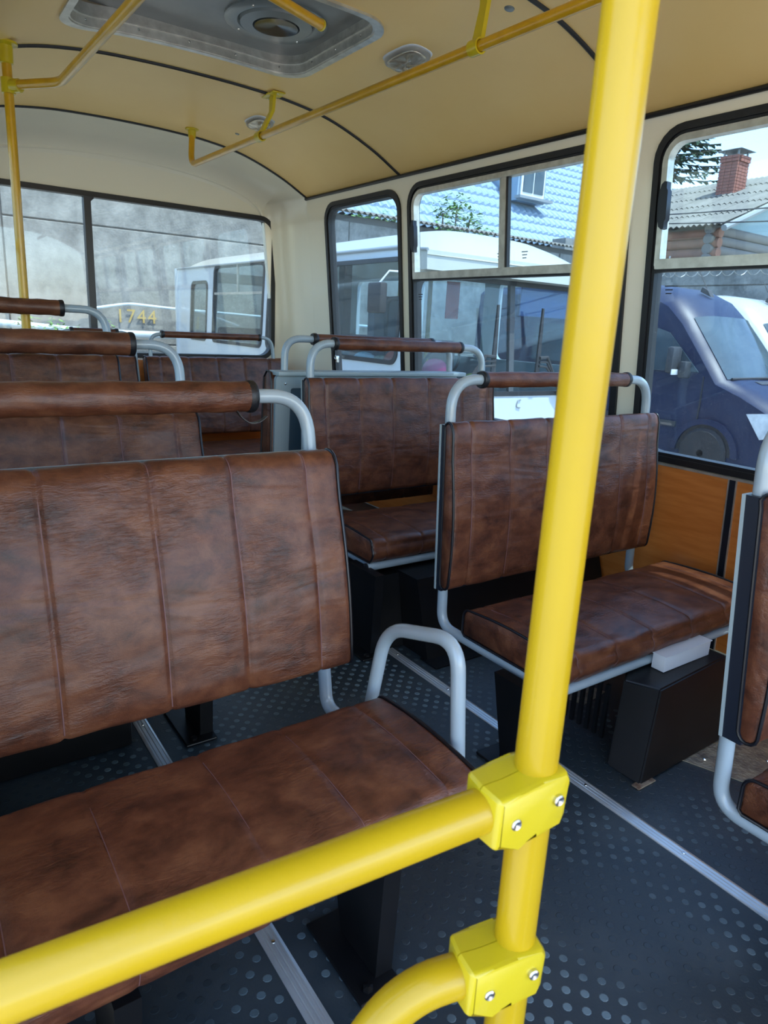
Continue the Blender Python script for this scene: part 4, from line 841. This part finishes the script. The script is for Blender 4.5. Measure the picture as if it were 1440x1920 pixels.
# inside: driver's seat, hoop, rows of seat backs, poles, fluorescent red sign
mb = MB(); mb.box(4.05, 4.5, 6.05, 6.2, .5, 1.55, .05); ds = build('driver_seat_back', mb, X['seat'], t)
build('grab_hoop', MB().tube(fillet([(4.1, 5.55, .5), (4.1, 5.55, 1.52), (4.1, 5.9, 1.52), (4.1, 5.9, .9)], .1, 5), .022, 10), X['dark'], t)
for k, (x, y) in enumerate([(4.0, 6.9), (4.0, 7.7), (4.0, 8.5), (4.0, 9.3), (5.1, 6.9), (5.1, 7.7), (5.1, 8.5), (5.1, 9.3), (4.0, 10.1), (5.1, 10.1)]):
    mb = MB(); mb.box(x, x + .80, y, y + .10, .35, 1.12, .04); build('seat_back', mb, X['seatbr'], t)
build('interior_pole', MB().tube([(4.95, 6.3, 0), (4.95, 6.3, 2.0)], .025, 10), M['yrail'], t); build('interior_pole', MB().tube([(4.5, 6.25, 0), (4.5, 6.25, 2.0)], .02, 10), M['yrail'], t)
build('seat_pillar', MB().box(3.95, 4.05, 6.50, 6.60, .0, 1.9), X['dark'], t, smooth=0)
build('red_notice', MB().box(4.63, 4.80, 5.62, 5.63, 1.36, 1.72, .003), X['red'], t, smooth=0)
sw = MB(); cs = Vector((4.45, 5.42, .92)); sw.tube([cs + Vector((.22 * cos(a * pi / 12), -.10 * sin(a * pi / 12), .19 * sin(a * pi / 12))) for a in range(24)], .013, 8, closed=True); build('steering_wheel', sw, X['wire'], t)
mb = MB(); mb.box(5.2, 5.9, BY0 + .14, BY0 + .16, 1.42, 1.70, .01); build('sun_blind', mb, mat('blue_sun_blind', (.12, .18, .42), .7), t)
# mirror, notice sticker, wheels
mi = build('side_mirror', MB().box(3.50, 3.58, 5.15, 5.36, 1.36, 1.62, .02), X['wire'], t); build('mirror_arm', MB().tube([(3.56, 5.25, 1.62), (3.62, 5.2, 1.72), (3.85, 5.12, 1.72)], .009, 6), X['windf'], mi)
nb = build('notice_sticker', MB().box(3.741, 3.745, 6.32, 6.44, 1.70, 1.84), X['sticker'], t, smooth=0)
mb = MB()
for k in range(5): mb.box(3.738, 3.7405, 6.335 + .006 * (k % 2), 6.425, 1.815 - k * .022, 1.823 - k * .022)
for a, b, c_, d in ((6.32, 6.44, 1.833, 1.84), (6.32, 6.44, 1.70, 1.707), (6.32, 6.327, 1.70, 1.84), (6.433, 6.44, 1.70, 1.84)): mb.box(3.738, 3.7405, a, b, c_, d)
o = build('sticker_print', mb, X['red'], nb, smooth=0); tag(o, kind='stuff')
for (x, y) in ((3.86, 6.0), (3.86, 10.0), (6.02, 6.0), (6.02, 10.0)):
    wl_ = build('wheel', MB().lathe([(.20, -.11), (.38, -.10), (.41, -.05), (.41, .05), (.38, .10), (.20, .11)], (x, y, GZ + .41), (1, 0, 0), 28), X['tyre'], t); build('wheel_rim', MB().lathe([(.20, -.10), (.14, -.07), (.06, -.12), (.01, -.12)], (x, y, GZ + .41), (1, 0, 0), 20), X['hub'], wl_)
# bags lying on the engine cover and dashboard of that bus
def blob(c, r, seed, nu=18, nv=12):
    mb = MB()
    def fn(u, v):
        a = 2 * pi * u; b = pi * v; k = 1 + .10 * sin(3 * a + seed) * sin(b) + .07 * sin(5 * a + 2 * b + seed)
        return (c[0] + r[0] * k * sin(b) * cos(a), c[1] + r[1] * k * sin(b) * sin(a), c[2] + r[2] * k * cos(b))
    return mb.grid(nu, nv, fn)
build('luggage_shelf', MB().box(3.86, 4.5, 5.3, 6.35, .66, .72, .01), X['dark'], t)
for c_, r_, m_, l_ in (((4.0, 6.13, .86), (.11, .17, .12), 'sack', 'pale sack behind the side glass of the white bus'), ((4.0, 5.83, .84), (.11, .13, .12), 'olive', 'olive sack beside the pale sack in the white bus'), ((4.0, 5.55, .88), (.11, .15, .15), 'orange', 'orange red bag behind the side glass of the white bus'),
                       ((4.26, 5.26, .84), (.14, .10, .13), 'pink', 'pink plastic bag behind the windscreen corner of the white bus'), ((4.85, 5.3, .79), (.16, .1, .05), 'yel', 'yellow cloth on the dashboard of the white bus')):
    o = build('bag' if m_ != 'yel' else 'cloth', blob(c_, r_, c_[1] * 7), X[m_], smooth=60); tag(o, l_, 'bag' if m_ != 'yel' else 'cloth')

# ------------------------------------------------------------ vans
def van(name, label, ox, oy, oz, paint, detail=True):
    t = thing(name, label, 'van', (ox + 1, oy + 7, GZ)); Y = lambda y: y + oy; Z = lambda z: z + oz
    side = [(4.30, -.42), (4.22, -.05), (4.34, .22), (4.66, .42), (5.05, .60), (5.44, .74), (5.80, 1.17), (6.14, 1.56), (6.42, 1.80), (6.75, 1.95), (7.2, 2.0), (10.6, 2.0), (10.65, -.42)]
    mid = [(4.12, -.42), (4.02, -.05), (4.14, .27), (4.50, .48), (4.92, .66), (5.28, .78), (5.64, 1.22), (5.98, 1.64), (6.26, 1.90), (6.62, 2.06), (7.1, 2.12), (10.6, 2.12), (10.65, -.42)]
    W = 1.95; us = [0, .02, .07, .16, .3, .5, .7, .84, .93, .98, 1]
    def sec(u):
        k = (1 - abs(2 * u - 1) ** 4) ; x = ox + W * u; edge = max(0, 1 - min(u, 1 - u) / .07)
        out = []
        for i, (s0, m0) in enumerate(zip(side, mid)):
            y = s0[0] + (m0[0] - s0[0]) * k; z = s0[1] + (m0[1] - s0[1]) * k
            z -= .05 * edge ** 2 * (1 if 2 < i < 12 else 0); xx = x
            if z > .75: xx = x + (ox + W / 2 - x) * .11 * ((z - .75) / 1.3)
            out.append((xx, Y(y), Z(z)))
        return out
    mb = MB(); n = len(side); vs = [p for u in us for p in sec(u)]
    mb.add(vs, [(a * n + i, a * n + i + 1, (a + 1) * n + i + 1, (a + 1) * n + i) for a in range(len(us) - 1) for i in range(n - 1)] + [tuple(range(n)), tuple((len(us) - 1) * n + i for i in range(n - 1, -1, -1))])
    build('body', mb, paint, t, smooth=28)
    def surf(u, a, b, q, lift=.012):            # point on the body surface between profile points a,b
        A, B = sec(u)[a], sec(u)[b]; p = [A[k] + (B[k] - A[k]) * q for k in range(3)]; d = Vector((0, -(B[2] - A[2]), B[1] - A[1])).normalized(); d = d if d.z > 0 else -d; d = d if True else d
        nrm = Vector((0, -abs(d.y), abs(d.z))); return (p[0], p[1] + nrm.y * lift, p[2] + nrm.z * lift)
    mb = MB()
    for lift, flip in ((.012, 0), (-.02, 1)):
        mb.grid(14, 8, lambda u, v: surf(.075 + .85 * u, 5 + (0 if v < .5 else 1), 6 + (0 if v < .5 else 1), (v * 2 % 1) if v < 1 else 1.0, lift))
    build('windscreen', mb, X['vanglass'], t, smooth=60, recalc=False)
    sx = lambda z: ox + (W / 2) * .11 * max(0, (z - .75) / 1.3)
    def sidepoly(nm, poly, m, th=.018, par=t):
        mb = MB(); mb.prism(poly, lambda a, b: (sx(b) - th, Y(a), Z(b)), lambda a, b: (sx(b) + .02, Y(a), Z(b))); return build(nm, mb, m, par, smooth=0)
    sidepoly('side_window', [(5.72, .84), (6.98, .80), (6.98, 1.45), (6.60, 1.46), (6.30, 1.38)], X['vanglass'])
    sidepoly('rear_side_window', [(7.2, .82), (9.0, .82), (9.0, 1.45), (7.2, 1.45)], X['vanglass'])
    for yj in (5.62, 7.08): sidepoly('door_seam', [(yj, -.25), (yj + .015, -.25), (yj + .015, .78), (yj, .78)], X['wire'], .004)
    sidepoly('side_moulding', [(5.95, .02), (10.4, .02), (10.4, .10), (5.95, .10)], X['plastic'], .02)
    # wheel arch flares and wheels
    for yc in (5.45, 9.2):
        arc = [(yc + .52 * cos(a), -.30 + .50 * sin(a)) for a in [pi * k / 20 for k in range(21)]]; arc2 = [(yc + .43 * cos(a), -.30 + .42 * sin(a)) for a in [pi * k / 20 for k in range(21)]]
        mb = MB(); m = len(arc); vs = [(sx(0) - .035, Y(a), Z(b)) for a, b in arc] + [(sx(0) - .045, Y(a), Z(b)) for a, b in arc2] + [(sx(0) + .02, Y(a), Z(b)) for a, b in arc2] + [(sx(0) + .02, Y(a), Z(b)) for a, b in arc]
        mb.add(vs, [(q * m + i, q * m + i + 1, ((q + 1) % 4) * m + i + 1, ((q + 1) % 4) * m + i) for q in range(4) for i in range(m - 1)]); build('arch_flare', mb, paint, t)
        sidepoly('arch_recess', arc2, X['tyre'], .006)
        for sx_ in (ox - .005, ox + W + .005):
            s_ = -1 if sx_ < ox else 1
            wh = build('wheel', MB().lathe([(.19, -.10), (.32, -.10), (.36, -.05), (.36, .05), (.32, .10), (.19, .10)], (sx_ + s_ * -.02, Y(yc), GZ + .36), (1, 0, 0), 28), X['tyre'], t)
            build('wheel_rim', MB().lathe([(.20, .09), (.15, .06), (.05, .10), (.01, .10)], (sx_ + s_ * -.02, Y(yc), GZ + .36), (s_, 0, 0), 20), X['hub'], wh)
    hl = MB(); hl.prism([(4.40, .10), (4.68, .02), (4.92, .34), (4.62, .38), (4.42, .28)], lambda a, b: (ox - .012, Y(a), Z(b)), lambda a, b: (ox + .03, Y(a), Z(b))); build('headlamp', hl, X['lampg'], t, smooth=0)
    hl = MB(); hl.prism([(ox - .01, .08), (ox + .45, .02), (ox + .40, .22), (ox + .02, .30)], lambda a, b: (a, Y(4.13), Z(b)), lambda a, b: (a, Y(4.45), Z(b))); build('headlamp', hl, X['lampg'], t, smooth=0)
    build('bumper', MB().box(ox - .02, ox + W + .02, Y(3.95), Y(4.45), Z(-.42), Z(-.12), .05), X['plastic'], t)
    mr_ = build('door_mirror', MB().box(ox - .28, ox - .05, Y(5.98), Y(6.10), Z(.80), Z(1.18), .04), X['plastic'], t); build('mirror_foot', MB().box(ox - .14, ox + .04, Y(5.85), Y(5.97), Z(.74), Z(.98), .03), X['plastic'], mr_)
    build('indicator', MB().box(ox - .285, ox - .10, Y(5.965), Y(5.979), Z(.78), Z(.86), .005), X['lampg'], mr_)
    p = surf(.5, 8, 9, .3, .0); fin = MB(); fin.prism([(p[1] - .09, p[2] - .01), (p[1] + .10, p[2] + .07), (p[1] + .08, p[2] + .14), (p[1] - .02, p[2] + .09)], lambda a, b: (p[0] - .05, a, b), lambda a, b: (p[0] + .05, a, b)); fn_ = build('aerial_base', fin, X['wire'], t)
    build('aerial', MB().tube([(p[0], p[1] + .03, p[2] + .12), (p[0], p[1] + .22, p[2] + .42)], .006, 6), X['wire'], fn_)
    mb = MB(); 
    a_ = surf(.12, 5, 4, .10, .012); mb.tube([surf(.10, 5, 4, .06, .02), surf(.5, 5, 4, .06, .02), surf(.9, 5, 4, .06, .02)], .02, 6); build('scuttle_seal', mb, X['wire'], t)
    mb = MB(); mb.grid(10, 2, lambda u, v: surf(.30 + .40 * u, 4, 5, .45 + .30 * v, .008)); mb.grid(10, 2, lambda u, v: surf(.30 + .40 * u, 4, 5, .45 + .30 * v, -.004)); build('bonnet_grille', mb, X['plastic'], t, smooth=0, recalc=False)
    return t
van('parked_van', 'dark navy van with dusty bonnet seen through the right window', 9.5, 0, 0, X['navy'])
van('parked_van', 'white van standing behind the navy van', 12.35, .45, .02, X['vanw'])

# ------------------------------------------------------------ houses
t = thing('house', 'house with a large pale blue metal tile roof beyond the white bus', 'house', (10, 20, GZ))
build('house_wall', MB().box(3.0, 19.4, 16.8, 26, GZ, 3.9), X['conc'], t, smooth=0)
RY0, RZ0, sl_ = 16.0, 3.95, .86
for k in range(14):
    y0_ = RY0 + .40 * k; mb = MB(); nn = 420
    zz = lambda y, lift=0: RZ0 + (y - RY0) * sl_ + lift
    def fn(u, v): 
        x = 2.6 + 22.0 * u; w_ = .030 * cos(2 * pi * x / .26); return (x, y0_ + .44 * v - .03 * (0 if v else 1) * cos(2 * pi * x / .26), RZ0 + (y0_ - RY0 + .44 * v) * sl_ + w_ + .075 * (1 - v))
    mb.grid(nn, 1, fn)
    mb.grid(nn, 1, lambda u, v: (fn(u, 0)[0], fn(u, 0)[1] + .004, fn(u, 0)[2] - .07 * v))
    build('tile_row', mb, X['tile'], t, smooth=0, recalc=False)
mb = MB(); mb.prism([(RY0 + .15, RZ0 - .25), (RY0 + 5.6, RZ0 + 5.5 * sl_ - .3), (RY0 + 5.6, RZ0 - .25)], lambda a, b: (2.8, a, b), lambda a, b: (24.45, a, b)); build('roof_underlay', mb, X['mould'], t, smooth=0)
mb = MB(); mb.tube([(24.62, RY0, RZ0 + .08), (24.62, RY0 + 5.6, RZ0 + 5.6 * sl_ + .08)], .07, 8); build('verge_trim', mb, X['windf'], t)
mb = MB(); mb.box(16.75, 18.0, 17.2, 19.5, 5.35, 6.9); dm = build('dormer', mb, X['tile'], t, smooth=0)
mb = MB(); mb.box(16.85, 17.9, 17.14, 17.19, 5.50, 6.85); wf = build('dormer_frame', mb, X['windf'], dm, smooth=0)
for a, b in ((16.93, 17.36), (17.42, 17.83)): build('dormer_pane', MB().box(a, b, 17.12, 17.138, 5.60, 6.8), X['vanglass'], dm, smooth=0)
build('dormer_sill', MB().box(16.65, 18.15, 16.95, 17.2, 5.38, 5.46), X['mould'], dm, smooth=0)
t = thing('concrete_block', 'grey stub wall with a square post below the blue roof', 'wall', (17.4, 14.5, GZ)); build('post', MB().box(16.1, 16.65, 14.4, 14.9, GZ, 3.95), X['conc'], t, smooth=0); build('stub', MB().box(16.65, 19.5, 14.45, 14.8, GZ, 3.65), X['conc'], t, smooth=0)

t = thing('log_house', 'red log house with corrugated slate roof beyond the yard wall', 'house', (23, 15, GZ))
ex, ez, rx, rz, yg = 20.0, 4.68, 26.0, 7.0, 12.3
for k in range(6):
    y0 = yg - .5
for r_ in range(5):
    for c_ in range(9):
        u0 = r_ / 5; u1 = (r_ + 1.06) / 5; y0 = yg - .6 + c_ * 1.12; mb = MB()
        for dz in (0, .02): mb.grid(24, 1, lambda u, v: (ex - .5 + (rx - ex + .5) * (u0 + (u1 - u0) * v), y0 + 1.13 * u, ez - .2 + (rz - ez + .2) * (u0 + (u1 - u0) * v) + .03 * cos(2 * pi * u * 6) + dz + .03 * (1 - v)))
        build('slate_sheet', mb, X['slate'], t, smooth=60, recalc=False)
mb = MB(); mb.prism([(ex, ez - .25), (rx, rz - .25), (32, ez - .25)], lambda a, b: (a, yg + .1, b), lambda a, b: (a, yg + 8.8, b)); build('attic', mb, X['mould'], t, smooth=0)
mb = MB(); mb.prism([(ex + .05, ez - .22), (rx, rz - .2), (32, ez - .22)], lambda a, b: (a, yg - .05, b), lambda a, b: (a, yg + .1, b)); build('gable_boarding', mb, X['blue'], t, smooth=0)
mb = MB(); mb.tube([(ex - .5, yg - .6, ez - .28), (rx, yg - .6, rz - .05)], .09, 8); build('barge_board', mb, X['mould'], t)
for k in range(14):
    z = 4.35 - k * .27
    if z < .3: break
    build('log', MB().tube([(ex, yg - .25, z), (ex, yg + 8.8, z)], .145, 10), X['log'], t, smooth=60)
    build('log', MB().tube([(ex - .25, yg, z + .1), (ex + 8, yg, z + .1)], .145, 10), X['greylog'], t, smooth=60)
build('log_core', MB().box(ex + .02, ex + 11, yg + .02, yg + 8.7, GZ, 4.42), X['mould'], t, smooth=0)
ch = thing('chimney', 'red brick chimney with a metal cap on the slate roof', 'chimney', (24, 14.4, 6.3))
cx0, cx1, cy0, cy1 = 23.66, 24.36, 14.08, 14.72
build('chimney_core', MB().box(cx0 + .03, cx1 - .03, cy0 + .03, cy1 - .03, 5.6, 7.36), X['mortar'], ch, smooth=0)
srcs = {}
def brick(x0, x1, y0, y1, z):
    k = (round(x1 - x0, 3), round(y1 - y0, 3))
    if k not in srcs:
        srcs[k] = build('brick', MB().box(0, x1 - x0, 0, y1 - y0, 0, .085), X['brick'], ch, smooth=0); o = srcs[k]
    else: o = srcs[k].copy(); C.objects.link(o)
    o.location = Vector((x0, y0, z)) - ch.location
for r_ in range(14):
    z = 5.95 + r_ * .10; e = .04 if r_ > 11 else random.uniform(-.004, .004)
    off = .107 if r_ % 2 else 0
    for k in range(3):
        a = cy0 + k * .213; brick(cx0 - e, cx0 + .08 - e, a + .006, a + .207, z)
        a = cx0 + .09 + k * .203; brick(a + .006, a + .197, cy0 - e, cy0 + .08 - e, z)
mb = MB(); v0 = [(cx0 - .12, cy0 - .12, 7.50), (cx1 + .12, cy0 - .12, 7.50), (cx1 + .12, cy1 + .12, 7.50), (cx0 - .12, cy1 + .12, 7.50), (24.0, 14.4, 7.64)]
mb.add(v0, [(0, 1, 4), (1, 2, 4), (2, 3, 4), (3, 0, 4), (3, 2, 1, 0)]); cp = build('chimney_cap', mb, X['mould'], ch, smooth=0)
for a, b in ((cx0 + .05, cy0 + .05), (cx1 - .1, cy0 + .05), (cx0 + .05, cy1 - .1), (cx1 - .1, cy1 - .1)): build('cap_leg', MB().box(a, a + .05, b, b + .05, 7.34, 7.51), X['mould'], cp, smooth=0)
# spruce
t = thing('spruce_tree', 'dark spruce tree with drooping branches behind the slate roof', 'tree', (33, 23.8, GZ))
build('trunk', MB().tube([(33.0, 23.8, GZ), (33.0, 23.8, 15.8)], .22, 8, rfun=lambda i: .22 - .1 * i), X['bark'], t)
mb = MB(); bt = MB()
for k in range(230):
    z = random.uniform(5.5, 15.2); L_ = (16.2 - z) * .42 + .5; a = random.uniform(0, 2 * pi); d = Vector((cos(a), sin(a), 0)); p0 = Vector((33, 23.8, z)); pts = [p0 + d * L_ * q + Vector((0, 0, -.28 * L_ * q + .18 * L_ * q * q)) for q in (0, .33, .66, 1)]
    bt.tube(pts, .02, 4)
    for m_ in range(46):
        q = random.uniform(.12, 1); i = min(2, int(q * 3)); p = pts[i].lerp(pts[i + 1], q * 3 - i); s_ = Vector((-d.y, d.x, 0)) * random.choice((-1, 1)); u = (d * random.uniform(.3, .9) + s_ * random.uniform(.3, 1) + Vector((0, 0, random.uniform(-.7, .0)))).normalized(); l = random.uniform(.22, .5) * (1.15 - .5 * q); v = u.cross(Vector((0, 0, 1))).normalized() * .10
        mb.add([p - v, p + v, p + u * l + v * .4, p + u * l - v * .4], [(0, 1, 2, 3)])
o = build('needle_spray', mb, X['needle'], t, smooth=0, recalc=False); tag(o, kind='stuff'); o = build('branch', bt, X['bark'], t); tag(o, kind='stuff')
# overhead cables and barbed wire
def sag(a, b, s, n=24): a, b = Vector(a), Vector(b); return [a.lerp(b, k / n) - Vector((0, 0, s * 4 * (k / n) * (1 - k / n))) for k in range(n + 1)]
for i, (a, b, s_) in enumerate((((14.9, 11.0, 3.9), (12.5, -2.0, 3.2), .15), ((14.9, 12.6, 4.15), (12.0, -2.0, 3.35), .10), ((26, 20, 9.2), (24, 4, 8.3), .2))):
    o = build('overhead_cable', MB().tube(sag(a, b, s_), .014 if i < 2 else .012, 5), X['wire'])
    tag(o, ['lower black cable sagging across the slate roof', 'upper black cable crossing the slate roof', 'thin cable crossing the sky behind the chimney'][i], 'cable')
t = thing('barbed_wire', 'coils of barbed wire along the concrete wall above the navy van', 'barbed wire', (15, 6, 2.9))
pts = [(14.98 + .20 * cos(a), 11.5 - a * .045, 2.88 + .20 * sin(a)) for a in [2 * pi * k / 14 for k in range(14 * 36)]]
build('wire_coil', MB().tube(pts, .009, 5), X['steelwire'], t, smooth=60)
for y in (10.2, 7.2, 4.2): build('bracket', MB().tube([(15.2, y, 2.6), (14.98, y, 2.9), (14.98, y, 3.15)], .018, 6), X['mould'], t)
